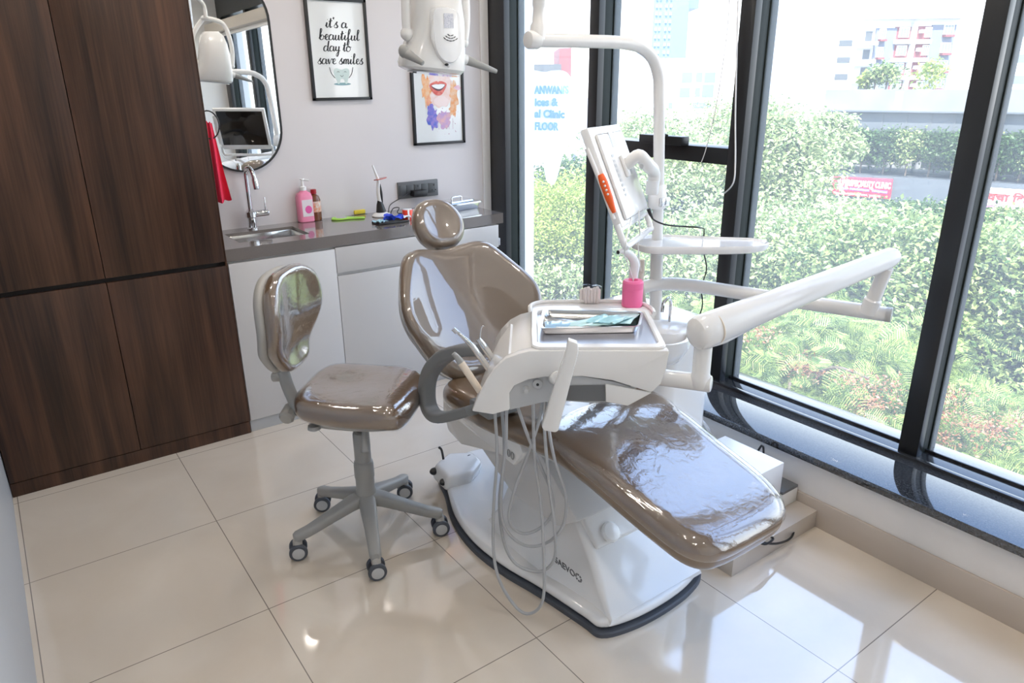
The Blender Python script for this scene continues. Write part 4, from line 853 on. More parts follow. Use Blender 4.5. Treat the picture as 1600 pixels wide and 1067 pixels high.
MB().rod(jt+V(0, .0, .14), V(1.20, 2.36, 2.13), .032, n=28).ball(V(1.20, 2.36, 2.13), .04).build('spring_arm', white, lp)
MB().tube([V(1.20, 2.36, 2.13), V(1.25, 2.35, 2.08), V(1.31, 2.31, 2.03), V(1.318, 2.30, 1.96)], .013, 14).build('drop_tube', white, lp)
LY = 2.27
def LP(px, py, dy=0): return hit(px, py, 'y', LY+dy)
bl_, br_ = LP(636, 53), LP(725, 67)
MB().tube([bl_, LP(634, 20), LP(636, -30), LP(660, -72), V(1.318, 2.29, 1.955), LP(712, -60), LP(726, -10), LP(728, 35), br_], .014, 16, flat=(0, 1, 0)).build('yoke', white, lp)
MB().ball(bl_, .022).rod(bl_, bl_+(br_-bl_)*.14, .018).build('yoke_pivot', white, lp)
MB().ball(br_, .016).rod(br_, br_+(bl_-br_)*.12, .014).build('yoke_pivot', white, lp)
# head: silhouette loft, thicker at the bottom
hdm = MB()
rows = [(640, 718, -12, .05), (645, 716, 0, .075), (652, 712, 8, .09)]
def hrow(xl, yl, xr, yr, t0, t1):
    a, b = LP(xl, yl), LP(xr, yr); o = []
    for k in range(28):
        q = 2*PI*k/28; cxx, sxx = math.cos(q), math.sin(q); cxx = math.copysign(abs(cxx)**.6, cxx); sxx = math.copysign(abs(sxx)**.8, sxx)
        p = a.lerp(b, .5+.5*cxx); p.y += (-t0 if sxx < 0 else t1)*abs(sxx); o.append(p)
    return o
hdm.loft([hrow(662, -38, 700, -36, .02, .03), hrow(652, -25, 710, -22, .04, .06), hrow(648, 0, 716, 4, .055, .08), hrow(645, 30, 720, 36, .06, .09), hrow(640, 58, 721, 66, .06, .09), hrow(632, 82, 722, 90, .06, .085), hrow(627, 94, 722, 104, .062, .08), hrow(628, 103, 721, 112, .060, .075), hrow(636, 108, 717, 117, .05, .06)])
hd = hdm.build('lamp_head', white, lp)
def LH(px, py): return hit(px, py, 'y', LY-.062)
oc = [(675, 16), (686, 11), (700, 12), (714, 20), (722, 40), (723, 62), (718, 84), (708, 97), (696, 98), (684, 88), (677, 70), (674, 40)]
po = [LH(*q) for q in oc]; P, _ = crom(po, [0]*len(po), 5, True)
cen = sum(P, V(0, 0, 0))/len(P)
MB().loft([[p+V(0, .012, 0) for p in P], [p-V(0, .006, 0) for p in P], [cen+(p-cen)*.96-V(0, .011, 0) for p in P], [cen+(p-cen)*.6-V(0, .015, 0) for p in P], [cen+(p-cen)*.1-V(0, .016, 0) for p in P]]).build('rear_cover', white2, hd)
vt = MB()
for k, rr_ in enumerate((.015, .025, .035)):
    cv = LH(700, 50)-V(0, .017, 0)
    for s_ in range(3+k-(k == 0)):
        n_ = 3+k-(k == 0); a0 = PI*(1.22+.56*s_/n_); a1 = PI*(1.22+.56*(s_+.75)/n_)
        vt.tube([cv+V(rr_*1.0*math.cos(a), -.0002, rr_*.8*math.sin(a)) for a in np.linspace(a0, a1, 4)], .0013, 6)
vt.build('vent_slots', black, hd)
q = LH(697, 33)-V(0, .0165, 0); MB().box(q.x-.018, q.x+.018, q.y-.0004, q.y, q.z-.022, q.z+.022, 0).build('rating_label', mat('rating_grey', (.48, .50, .58), .4, noise=(300, (.75, .76, .8), .8)), hd)
MB().tube([LP(679, 20, -.068), LP(676, 60, -.066), LP(690, 92, -.062), LP(702, 103, -.06)], .006, 10).build('cover_edge', white, hd)
q = LP(698, 101, -.066); MB().ball(q, .006, (1.3, .6, .7)).build('sensor_window', black, hd)
MB().rod(LP(636, 84, -.055), LP(661, 99, -.11), .0155, .008).ball(LP(631, 80, -.045), .021, (.8, 1, 1)).build('left_handle', grey, lp)
MB().rod(LP(727, 93, -.0), LP(776, 112, -.02), .0165, .0075).build('right_handle', grey, lp)
MB().rod(LP(717, 90), LP(729, 94), .018).build('handle_collar', white, lp)
lf = hrow(640, 110, 713, 119, .045, .055)
MB().loft([lf, [p-V(0, 0, .003) for p in lf]]).build('front_lens', mat('lens_grey', (.45, .46, .48), .1, coat=1), lp)

# side tray on the column
sh = empty('column_tray', (PX, PY, 1.03), 'white rounded side tray fixed to the lamp column', 'tray')
so_ = [(1.735, 1.665), (1.745, 1.62), (1.79, 1.585), (1.93, 1.475), (2.02, 1.425), (2.09, 1.42), (2.125, 1.455), (2.12, 1.505), (2.06, 1.575), (1.96, 1.70), (1.90, 1.765), (1.82, 1.775), (1.76, 1.74)]
so_ = [(a+.0, b) for a, b in so_]; so2 = smooth2(so_, 5)
c_ = (sum(a for a, b in so2)/len(so2), sum(b for a, b in so2)/len(so2))
def sc2(k, z): return [V(c_[0]+(a-c_[0])*k, c_[1]+(b-c_[1])*k, z) for a, b in so2]
MB().loft([sc2(.90, 1.008), sc2(.97, 1.012), sc2(1, 1.022), sc2(1, 1.033), sc2(.985, 1.036), sc2(.965, 1.034), sc2(.94, 1.029), sc2(.5, 1.029)]).build('tray_top', white2, sh)
# monitor
mo = empty('monitor', (1.62, 1.68, 1.22), 'white monitor seen from behind, orange tag on its edge, mounted on the lamp column', 'monitor')
TL_, TR_, BL_, BR_ = V(1.437, 1.642, 1.418), V(1.749, 1.834, 1.410), V(1.510, 1.520, 1.080), V(1.826, 1.690, 1.074)
ux = (TR_-TL_).normalized(); vy = (TL_-BL_); vy = (vy-ux*vy.dot(ux)).normalized(); nz = ux.cross(vy)      # nz towards camera side?
if nz.y > 0: nz = -nz
MWd, MHt = (TR_-TL_).length, (TL_-BL_).length
def MP(a, b, c): return BL_+ux*(a*MWd)+vy*(b*MHt)+nz*c
MF = frame(BL_, ux, vy); 
scr = .235
def mbox(a0, a1, b0, b1, c0, c1, bev=.004):
    L = Matrix.Identity(4)
    for i in range(3): L[i][0], L[i][1], L[i][2] = ux[i], vy[i], nz[i]
    L.translation = BL_; return MB().box(a0*MWd, a1*MWd, b0*MHt, b1*MHt, c0, c1, bev, M=L)
mbox(0, 1, .16, 1, -.005, .022, .006).build('back_housing', white2, mo)
hl = [(0, .2), (0, .05), (.03, .01), (.08, 0), (.92, 0), (.97, .01), (1, .05), (1, .2)]
MB().tube([MP(a, b, .008) for a, b in hl], .010, 12, sub=4).build('lower_handle', white2, mo)
mbox(.03, .97, .13, .20, .0, .014).build('lower_bezel', white2, mo)
mbox(.055, .945, .235, .95, -.0065, -.004, .0005).build('screen', mat('screen_black', (.008, .008, .009), .08, coat=.5), mo)
mbox(.10, .90, .20, .93, .020, .034, .01).build('rear_bulge', white, mo)
vs_ = MB()
for k in range(9):
    t = k/8; p = MP(.26, .72-.34*t, .0345); vs_.prism([p, p+ux*.022, p+ux*.022+vy*.009, p+vy*.009], nz*.0006)
vs_.build('vent_slots', lgrey, mo)
p = MP(.40, .80, .0345); MB().prism([p, p+ux*.05, p+ux*.05+vy*.05, p+vy*.05], nz*.0004).build('rating_label', mat('label_pale', (.66, .72, .78), .4), mo)
MB().tube([MP(-.015, .62, .012), MP(-.02, .55, .014), MP(-.02, .42, .014), MP(-.012, .30, .012)], [.010, .013, .012, .007], 12).build('orange_tag', mat('orange_tag', (.85, .12, .015), .4), mo)
tg = MB()
for k in range(4): tg.ball(MP(-.05, .56-.035*k, .018), .0035)
tg.build('tag_dots', white2, mo)
MB().tube([MP(-.012, .85, .0), MP(-.02, .6, .005), MP(-.014, .25, .005)], .007, 10).build('edge_strip', white, mo)
# bracket
hk = MP(.56, .62, .034); cn_ = PYl(1012, 285)
pvt = hk+nz*.05
MB().box(-.028, .028, -.035, .035, 0, .010, .003, M=frame(hk, ux, vy) if frame(hk, ux, vy).to_3x3() @ V(0, 0, 1) == nz else frame(hk, ux, -vy)).build('mount_plate', white2, mo)
el = [hk+nz*.005, hk+nz*.045+V(.0, 0, .015), hit(1012, 258, 'y', 1.64), hit(1022, 270, 'y', 1.66), hit(1020, 292, 'y', 1.66)]
MB().tube(el, [.018, .021, .022, .021, .020], 18).build('elbow_bracket', white, mo)
MB().lathe(hit(1020, 282, 'y', 1.66), (0, 0, -1), [(.0215, 0), (.0215, .04), (.019, .045)]).build('bracket_collar', white2, mo)
q = hit(1001, 260, 'y', 1.61); MB().lathe(q, V(-.3, -1, .1), [(.007, 0), (.007, .006)]).build('pivot_bolt', steel, mo)
q = hit(1034, 308, 'y', 1.70); MB().lathe(q+V(-.0, .02, -.04), (0, 0, 1), [(.028, 0), (.032, .01), (.032, .045), (.028, .06), (.024, .08)]).build('column_clamp', white2, mo)
MB().box(q.x-.02, q.x+.02, q.y-.02, q.y-.005, q.z-.03, q.z+.0, .003).build('clamp_screw', steel, mo)
# cables
quick('monitor_cable', black, 'black power cable running from the monitor back over the column tray', 'cable', MB()
  .tube([hit(1014, 328, 'y', 1.64), hit(1020, 342, 'y', 1.63), hit(1040, 351, 'y', 1.60), hit(1070, 354, 'y', 1.58), hit(1096, 356, 'y', 1.56)]+[hit(1100, 362, 'y', 1.80), hit(1099, 390, 'y', 1.82), hit(1104, 420, 'y', 1.82), hit(1096, 450, 'y', 1.82), hit(1094, 490, 'y', 1.85), V(2.20, 1.9, .45), hit(1089, 620, 'x', 2.19), hit(1081, 660, 'x', 2.18)], .0028, 8)
  .tube([hit(1013, 326, 'y', 1.638), hit(1016, 334, 'y', 1.634), hit(1020, 342, 'y', 1.63)], [.007, .006, .003], 10, False))
quick('white_monitor_cable', white, 'two thin white cables hanging from the monitor towards the suction handpiece', 'cable', MB()
  .tube([MP(.25, .2, .03), hit(979, 375, 'y', 1.50), hit(976, 398, 'y', 1.52), hit(983, 418, 'y', 1.57), V(1.77, 1.62, .70)], .002, 8)
  .tube([MP(.5, .22, .035), hit(1000, 370, 'y', 1.60), hit(998, 398, 'y', 1.61), V(1.80, 1.65, .70)], .002, 8))
quick('grey_hose_loop', lgrey, 'pale grey hose arching beside the wall under the sill behind the white box', 'hose', MB().tube([V(2.0, 2.05, .05), hit(1076, 660, 'x', 2.17), hit(1086, 655, 'x', 2.17), hit(1098, 660, 'x', 2.17), hit(1108, 675, 'x', 2.17), hit(1110, 690, 'x', 2.17), V(2.17, 1.62, .08)], .009, 12))

# ---- tiled step, white box, black topped device, cable
quick('tiled_step', mat('step_tile', (.56, .50, .44), .22), 'low beige tiled step along the window wall carrying the white box', 'step', MB().box(1.741, XW-.013, 1.178, 2.35, 0, .07, .001))
quick('white_service_box', mat('box_white', (.80, .79, .79), .35), 'plain white box covering the pipes on the tiled step behind the leg rest', 'box', MB().box(1.80, 2.115, 1.27, 1.53, .07, .262, .002))
dv = empty('floor_device', (2.17, 1.36, .07), 'small white box with a dark grey lid tucked between the white box and the wall', 'box')
MB().box(2.12, 2.228 if False else 2.216, 1.262, 1.50, .07, .128, .003).build('case', white, dv)
MB().box(2.12, 2.216, 1.262, 1.50, .128, .140, .003).box(2.135, 2.16, 1.40, 1.44, .14, .1415, 0).build('lid', dgrey, dv)
quick('floor_cable', black, 'black cable curving over the step in front of the white box', 'cable', MB().tube([hit(1216, 795, 'y', 1.262), hit(1230, 803, 'y', 1.24), hit(1240, 822, 'y', 1.20), hit(1236, 840, 'y', 1.165), hit(1215, 849, 'y', 1.15), hit(1192, 847, 'y', 1.16), hit(1200, 838, 'y', 1.166), hit(1208, 842, 'y', 1.16), hit(1196, 850, 'y', 1.15), hit(1180, 845, 'y', 1.17)], .0042, 10))
quick('cable_loop', black, 'short black cable loop rising behind the top of the white box', 'cable', MB().tube([V(2.17, 1.45, .14), hit(1187, 700, 'x', 2.17), hit(1191, 697, 'x', 2.17), hit(1193, 703, 'x', 2.17), V(2.19, 1.40, .14)], .004, 10))

# ================================================================== OUTSIDE
GZ = -6.0
struct('ground', mat('asphalt', (.16, .16, .16), .9, noise=(.3, (.22, .21, .19), .8)), MB().box(3.2, 260, -120, 260, GZ-.3, GZ, 0))
# white pillar just outside the first pane
pa = hit(834.5, 300, 'y', YB)
struct('trim_4', mat('white_pillar', (.88, .88, .88), .5), MB().box(2.66, pa.x, YB, YB+.2, GZ, 4.5, .004))
struct('wall_outer', mat('outer_wall', (.6, .6, .58), .6), MB().box(2.66, 2.78, YF-2, YB+2, GZ, SILL-.08, 0))

# tooth shaped sign
TD = far(865, 200, 5.2); tn = V(CF.x, CF.y, 0).normalized(); tx = V(tn.y, -tn.x, 0)
tx = (tx+tn*.25).normalized(); tn2 = V(-tx.y, tx.x, 0)
def TS(px, py): return hitp(px, py, TD, tn2)
sg_ = empty('tooth_sign', TD, 'white tooth-shaped outdoor sign with pale blue lettering seen through the leftmost pane', 'sign')
outl = [(800, 118), (815, 108), (835, 110), (855, 113), (872, 110), (885, 113), (893, 124), (895, 145), (890, 180), (886, 215), (878, 250), (870, 280), (864, 289), (859, 278), (855, 250), (850, 230), (843, 223), (836, 228), (831, 250), (826, 280), (815, 286), (806, 260), (800, 200), (797, 150)]
P, _ = crom([TS(*q) for q in outl], [0]*len(outl), 4, True)
MB().prism(P, tn2*.12, .01).build('panel', mat('sign_white', (.86, .86, .87), .4), sg_)
bl_txt = mat('sign_blue', (.10, .27, .38), .4)
for body, l, r, hgt in (("ANWANI'S", (834, 146), (888, 146), 11), ('ices &', (834, 165), (871, 165), 11), ('al Clinic', (834, 183), (881, 184), 11), ('FLOOR', (834, 202.5), (871, 203), 11)):
    a, b = TS(*l), TS(*r); a -= tn2*.02; b -= tn2*.02; size = hgt*5.2/FPX/.70
    text('sign_lettering', body, frame(a, (b-a), V(0, 0, 1)), size, bl_txt, sg_, ext=.002, bold=.0035, width=(b-a).length)

for py in (135, 240): MB().rod(V(pa.x-.02, YB+.1, TS(806, py).z), TS(806, py)+tn2*.06, .012).build('bracket', alu, sg_)
# ---- leaf meshes
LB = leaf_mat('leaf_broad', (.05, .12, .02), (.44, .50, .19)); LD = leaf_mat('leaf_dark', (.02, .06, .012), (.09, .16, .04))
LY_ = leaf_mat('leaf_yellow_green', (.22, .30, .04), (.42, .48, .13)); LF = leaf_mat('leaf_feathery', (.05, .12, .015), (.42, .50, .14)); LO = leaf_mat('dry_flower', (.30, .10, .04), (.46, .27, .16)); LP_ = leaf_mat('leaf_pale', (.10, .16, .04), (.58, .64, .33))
bark = mat('bark', (.16, .12, .09), .85)
def leaves(n, centre, rad, size, seed, clumps=60, spread=.22, elong=.5, shell=.35):
    g = np.random.default_rng(seed); c = np.array(centre); rad = np.array(rad)
    d = g.normal(size=(clumps, 3)); d /= np.linalg.norm(d, axis=1)[:, None]; d[:, 2] = np.where(d[:, 2] < -.55, -d[:, 2], d[:, 2])
    cc = d*(1-shell*g.random((clumps, 1))**1.2)*(.85+.3*g.random((clumps, 1)))
    k = g.integers(0, clumps, n); p = cc[k]+g.normal(size=(n, 3))*spread*np.array([1, 1, .7]); p = c+p*rad
    up = g.normal(size=(n, 3))*.75+np.array([0, 0, .9]); up /= np.linalg.norm(up, axis=1)[:, None]
    t = g.normal(size=(n, 3)); t[:, 2] -= .5; t -= up*(t*up).sum(1)[:, None]; t /= np.linalg.norm(t, axis=1)[:, None]; w = np.cross(up, t)
    s = size*(.6+.8*g.random((n, 1)))
    b0 = p; tip = p+t*s; L_ = p+t*s*.45+w*s*elong*.5+up*s*.08; R_ = p+t*s*.45-w*s*elong*.5+up*s*.08
    v = np.stack([b0, L_, tip, R_], 1).reshape(-1, 3); i = np.arange(n)*4
    f = np.stack([i, i+1, i+2, i, i+2, i+3], 1).reshape(-1, 3); return v, f
def fronds(n, centre, rad, size, seed, clumps=26, spread=.30):
    g = np.random.default_rng(seed); V_ = []; c = np.array(centre); rad = np.array(rad)
    d = g.normal(size=(clumps, 3)); d /= np.linalg.norm(d, axis=1)[:, None]; d[:, 2] = np.abs(d[:, 2]); cc = d*(.55+.4*g.random((clumps, 1)))
    for _ in range(n):
        kk = g.integers(0, clumps); p = c+(cc[kk]+g.normal(size=3)*spread*np.array([1, 1, .6]))*rad; a = g.random()*2*PI; t = np.array([math.cos(a), math.sin(a), -.1+g.normal()*.45]); t /= np.linalg.norm(t)
        up = np.array([0, 0, 1.])+g.normal(size=3)*.6; up -= t*(t@up); up /= np.linalg.norm(up); w = np.cross(up, t); s = size*(.7+.6*g.random()); m_ = 13
        for k in range(m_):
            x = (k+1)/m_; o = p+t*s*x-np.array([0, 0, 1])*s*.35*x*x; l = s*.36*math.sin(PI*min(1, x*.9+.08)); hw = s*.019
            for sg in (-1, 1): e_ = o+w*sg*l+t*l*.35-up*l*.15; V_ += [o-t*hw, o+t*hw, e_+t*hw*.6, e_-t*hw*.6]
    v = np.array(V_); i = np.arange(len(v)//4)*4; f = np.stack([i, i+1, i+2, i, i+2, i+3], 1).reshape(-1, 3); return v, f
def npmesh(name, v, f, material, parent):
    off = np.array(rootloc(parent)); me = bpy.data.meshes.new(name); me.vertices.add(len(v)); me.vertices.foreach_set('co', (v-off).ravel())
    me.loops.add(f.size); me.loops.foreach_set('vertex_index', f.ravel().astype(np.int32)); me.polygons.add(len(f)); me.polygons.foreach_set('loop_start', (np.arange(len(f))*3).astype(np.int32))
    me.polygons.foreach_set('loop_total', np.full(len(f), 3, np.int32)); me.update(calc_edges=True); me.materials.append(material); o = bpy.data.objects.new(name, me); COL.objects.link(o); o.parent = parent; return o
def trunk(c, rad, root, seed, r0=.14):
    r = random.Random(seed); mb = MB(); b = V(c.x, c.y, GZ); mb.tube([b, V(c.x+r.uniform(-.3, .3), c.y+r.uniform(-.3, .3), (c.z+GZ)/2), V(c.x, c.y, c.z-rad[2]*.35)], [r0, r0*.75, r0*.5], 10)
    for k in range(9):
        a = r.random()*2*PI; s = V(c.x, c.y, c.z-rad[2]*r.uniform(.35, .7)); e = V(c.x+math.cos(a)*rad[0]*.8, c.y+math.sin(a)*rad[1]*.8, c.z+rad[2]*r.uniform(-.1, .6)); mb.tube([s, s.lerp(e, .5)+V(0, 0, .2), e], [r0*.4, r0*.22, r0*.08], 7)
    mb.build('trunk', bark, root)
def tree(px, py, dist, rx, rz, n, size, m_, label, seed, kind='broad', group=None, **kw):
    c = far(px, py, dist); rad = (rx, rx, rz); root = empty('tree', (c.x, c.y, GZ), label, 'tree', group)
    v, f = (leaves if kind == 'broad' else fronds)(n, c, rad, size, seed, **kw); npmesh('crown', v, f, m_, root); trunk(c, rad, root, seed, .07*rx if rx < 2 else .15); return root, c, rad
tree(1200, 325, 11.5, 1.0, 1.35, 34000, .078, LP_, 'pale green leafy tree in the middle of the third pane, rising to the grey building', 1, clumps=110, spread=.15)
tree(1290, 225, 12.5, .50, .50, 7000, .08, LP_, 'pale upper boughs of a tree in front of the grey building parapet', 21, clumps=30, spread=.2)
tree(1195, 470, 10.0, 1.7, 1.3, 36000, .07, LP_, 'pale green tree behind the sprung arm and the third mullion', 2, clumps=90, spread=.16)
tree(1390, 478, 8.5, 1.3, 1.0, 26000, .075, LB, 'bright green broadleaf tree left of the fourth mullion', 3, clumps=80, spread=.16)
tree(1600, 535, 8.0, 1.3, 1.2, 26000, .075, LB, 'bright green broadleaf tree right of the fourth mullion', 4, clumps=80, spread=.16)
tree(1480, 450, 9.5, 1.3, .8, 20000, .075, LB, 'green broadleaf tree crown behind the fourth mullion under the signs', 5, clumps=70, spread=.16)
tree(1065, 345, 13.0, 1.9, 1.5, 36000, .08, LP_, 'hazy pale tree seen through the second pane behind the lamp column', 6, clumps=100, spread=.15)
tree(1080, 480, 11.0, 1.6, 1.2, 24000, .075, LB, 'green tree low in the second pane behind the side tray', 7, clumps=80, spread=.16)
tree(858, 345, 11.0, .85, .6, 18000, .05, LY_, 'yellow-green tree top in the first pane below the tooth sign', 8, clumps=40, spread=.25)
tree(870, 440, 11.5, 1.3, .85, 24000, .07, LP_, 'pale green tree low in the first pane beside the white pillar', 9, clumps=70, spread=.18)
tree(905, 315, 14.5, 1.1, .7, 14000, .09, LD, 'darker tree in the first pane just left of the second mullion', 10, clumps=60, spread=.18)
t1_, c1_, r1_ = tree(1235, 590, 6.6, 1.15, .62, 2600, .20, LF, 'feathery light green tree with fine fronds below the sprung arm', 11, 'fern')
t2_, c2_, r2_ = tree(1420, 680, 6.3, .95, .50, 1900, .18, LF, 'feathery green tree with rust coloured flower clusters left of the fourth mullion', 12, 'fern')
t3_, c3_, r3_ = tree(1560, 740, 6.0, .85, .55, 1900, .17, LF, 'feathery green tree with rust coloured flower clusters at the lower right corner', 13, 'fern')
def flowers(root, pts, dist, seed):
    vs = []; fs = []; n0 = 0
    for k, (px, py) in enumerate(pts):
        c = far(px, py, dist); v, f = leaves(170, c, (.13, .13, .08), .03, seed+k, clumps=6, spread=.5); vs.append(v); fs.append(f+n0); n0 += len(v)
    o = npmesh('flower_clusters', np.concatenate(vs), np.concatenate(fs), LO, root)
flowers(t1_, [(1245, 568), (1265, 575), (1180, 525), (1255, 590)], 6.1, 50)
flowers(t2_, [(1330, 600), (1345, 625), (1322, 645), (1365, 640), (1310, 660), (1395, 610)], 5.7, 60)
flowers(t3_, [(1490, 660), (1500, 690), (1560, 672), (1580, 662), (1530, 680), (1490, 625)], 5.5, 70)
for k, (px, py) in enumerate(((1350, 345), (1430, 345), (1500, 352), (1590, 360))):
    tree(px, py, 22.5-(px-1345)*.012, 1.15, .5, 9000, .12, LD if k % 3 else LB, 'green tree standing against the glazed front of the grey building', 200+k, clumps=50, spread=.22, group='trees against the grey building')
# background row of street trees and hedge in front of the grey building
for k, (px, py, dist, rx, rz, m_) in enumerate([(1290, 420, 13.5, 1.4, 1.0, LB), (1140, 430, 14, 1.8, 1.3, LD), (960, 400, 15, 1.8, 1.4, LD), (1010, 250, 20, 1.6, 1.1, LP_), (1500, 560, 10, 1.3, 1.1, LD), (1350, 560, 10.5, 1.5, 1.1, LD), (1210, 620, 9, 1.3, .9, LD), (1650, 620, 8.5, 1.2, 1.2, LD), (1720, 500, 10, 1.3, 1.2, LB), (1440, 400, 14, 1.6, .6, LD), (1600, 430, 12, 1.4, .7, LD), (1160, 240, 18, 1.4, 1.3, LP_), (760, 420, 13, 1.6, 1.2, LB), (1340, 400, 14.5, 1.5, .8, LB), (1600, 800, 7.5, 1.3, 1.0, LD), (1450, 760, 8.5, 1.4, .9, LD), (1300, 700, 9.0, 1.3, .8, LD)]):
    tree(px, py, dist, rx, rz, 13000, .09, m_, 'green tree crown filling the gaps behind the nearer street trees', 100+k, clumps=60, spread=.2, group='street trees in the background')

# ---- grey commercial building
FD = V(-.33, .944, 0).normalized(); FN = V(FD.y, -FD.x, 0)      # FN points away from us
Q0 = far(1400, 175, 25)
def FB(px, py, off=0): return hitp(px, py, Q0+FN*off, FN)
gb = empty('commercial_building', (Q0.x, Q0.y, GZ), 'long grey concrete and glass building with shop signs across the street', 'building')
zl = [FB(1400, y).z for y in (140, 174, 206, 272, 309, 345)]; a0 = FB(1286, 175); a1 = FB(1820, 175)
conc = mat('concrete', (.19, .20, .20), .8, noise=(1.2, (.12, .125, .13), .5)); clad = mat('grey_cladding', (.085, .10, .115), .5, noise=(.8, (.11, .12, .135), .7)); gl = mat('dark_facade_glass', (.03, .06, .06), .04, ior=2.2, coat=1)
def fslab(mb, p0, p1, z0, z1, o0, o1, bev=0):
    a, b = V(p0.x, p0.y, 0), V(p1.x, p1.y, 0); return mb.prism([a+FN*o0+V(0, 0, z0), b+FN*o0+V(0, 0, z0), b+FN*o0+V(0, 0, z1), a+FN*o0+V(0, 0, z1)], FN*(o1-o0), bev)
fslab(MB(), a0, a1, zl[1], zl[0], 0, .5).build('parapet', conc, gb)
fslab(fslab(MB(), a0, a1, zl[2], zl[1]-.03, .15, 14), a0, a1, zl[1]-.03, zl[1]+.02, -.1, .3).build('cladding_band', clad, gb)
fslab(MB(), a0, a1, zl[3], zl[2], .5, 14).build('upper_glazing', gl, gb)
fslab(MB(), a0, a1, zl[4], zl[3], -1.0, 14).build('lower_band', clad, gb)
fslab(MB(), a0, a1, GZ, zl[4], .5, 14).build('lower_glazing', gl, gb)
jt_ = MB(); k = 0
for px in range(1300, 1800, 38): q = FB(px, 190); fslab(jt_, q, q+FD*-.05, zl[2], zl[1]-.03, .12, .16)
jt_.build('panel_joints', mat('joint_dark', (.10, .11, .12), .6), gb)
for px, py, w in ((1355, 240, 1.0), (1470, 245, 1.2), (1360, 335, .6), (1455, 350, 1.3), (1595, 255, 1.0)):
    q = FB(px, py); fslab(MB(), q-FD*w/2, q+FD*w/2, q.z-.45, q.z+.4, .45, .5).build('pale_panel', mat('pale_panel', (.09, .12, .12), .3), gb)
st_ = MB()
for px in (1398, 1522): q = FB(px, 155); fslab(st_, q, q+FD*-.25, zl[1]+.05, zl[0]-.05, -.006, 0)
st_.build('rain_stains', mat('stain', (.27, .27, .27), .9), gb)
# signs on it
for k, px in enumerate(range(1312, 1720, 36)):  # added shrubs stand in for tree reflections in the upper glazing
    q = FB(px, 240, -.35); zt, zb = zl[2], zl[3]+.02; r = empty('reflection_shrub', (q.x, q.y, zb), 'added green shrub standing in for trees mirrored in the upper glazing', 'shrub', 'added shrubs in place of reflections'); v, f = leaves(2600, (q.x, q.y, (zt+zb)/2+.05), (.55, .55, .62), .12, 300+k, clumps=26, spread=.3); npmesh('foliage', v, f, LD if k % 3 else LB, r); MB().tube([V(q.x, q.y, zb-.02), V(q.x, q.y, zt-.3)], .03, 6).build('stem', bark, r)
def sign4(name, pts, label, m_, off=-1.15):
    P = [FB(*q, off) for q in pts]; r = empty(name, P[0], label, 'sign'); MB().prism(P, FN*.08, .005).build('board', m_, r); return r, P
rs, P = sign4('clinic_sign', ((1290, 275), (1395, 280), (1391, 311), (1302, 304)), 'red shop sign with white clinic lettering on the grey building', mat('sign_red', (.70, .03, .06), .4))
def ft_(root, body, l, r, hpx, m_, off=-1.175, bold=.0):
    a, b = FB(*l, off), FB(*r, off); d = (a-V(0, 0, CAMH)).dot(CF); text('lettering', body, frame(a, b-a, V(0, 0, 1)), hpx*d/FPX/.70, m_, root, ext=.004, bold=bold, width=(b-a).length)
swm = mat('sign_letter_white', (.9, .9, .9), .4)
ft_(rs, 'SUPERSPECIALITY CLINIC', (1308, 288.5), (1391, 295), 8.5, swm, bold=.012)
bbm = mat('sign_blue_box', (.10, .10, .5), .4)
for l, r, s in (((1308, 294), (1324, 296), 'NEUROLOGY'), ((1327, 296), (1358, 299), 'GASTROENTEROLOGY'), ((1362, 299), (1386, 302), 'ENDOCRINOLOGY')):
    a, b = FB(l[0], l[1]+1, -1.16), FB(r[0], r[1]+1, -1.16); MB().prism([a, b, b+V(0, 0, .10), a+V(0, 0, .10)], FN*.01).build('blue_strip', bbm, rs)
    ft_(rs, s, (l[0]+.5, l[1]), (r[0]-.5, r[1]), 2.2, swm, off=-1.178)
ft_(rs, 'SHREE GANESH IMPERIA, WAKAD', (1305, 302.5), (1375, 308), 2.6, swm)
ps, P = sign4('skin_clinic_sign', ((1530, 292), (1660, 301), (1655, 338), (1528, 326)), 'white and violet shop sign with red Devanagari letters at the right edge', mat('sign_pale', (.86, .85, .84), .4))
a, b = FB(1528, 326, -1.16), FB(1655, 338, -1.16); c_, d_ = FB(1655, 325, -1.16), FB(1528, 314, -1.16)
MB().prism([a, b, c_, d_], FN*.01).build('violet_strip', mat('sign_violet', (.62, .22, .66), .4), ps)
ft_(ps, '\u0935\u091a\u093e \u093f\u0915\u0932\u093f', (1542, 312), (1640, 321), 11, mat('sign_letter_red', (.65, .05, .05), .4), bold=.012)
ft_(ps, 'Skin-Cosmetology', (1538, 319.5), (1607, 326), 5, swm, bold=.006); ft_(ps, '0786321150 / 902', (1552, 326), (1625, 333), 4, swm, bold=.004)
# plants on the roof terrace
for px, w, m_, lb in ((1366, .55, LB, 'upright green shrub on the terrace, left of its pair'), (1384, .6, LB, 'round green shrub on the terrace, right of its pair'), (1352, .3, LY_, 'small yellow-green plant on the terrace beside the shrubs'), (1450, .8, LY_, 'yellow-green palm on the terrace before the apartments')):
    q = FB(px, 139, 1.2); r = empty('terrace_plant', q, lb, 'plant'); v, f = leaves(500, (q.x, q.y, q.z+.25), (w*.6, w*.6, w*.8), .16, px, clumps=14, spread=.3); npmesh('foliage', v, f, m_, r); MB().tube([q-V(0, 0, .8), q+V(0, 0, .3)], .03, 6).build('stem', bark, r)

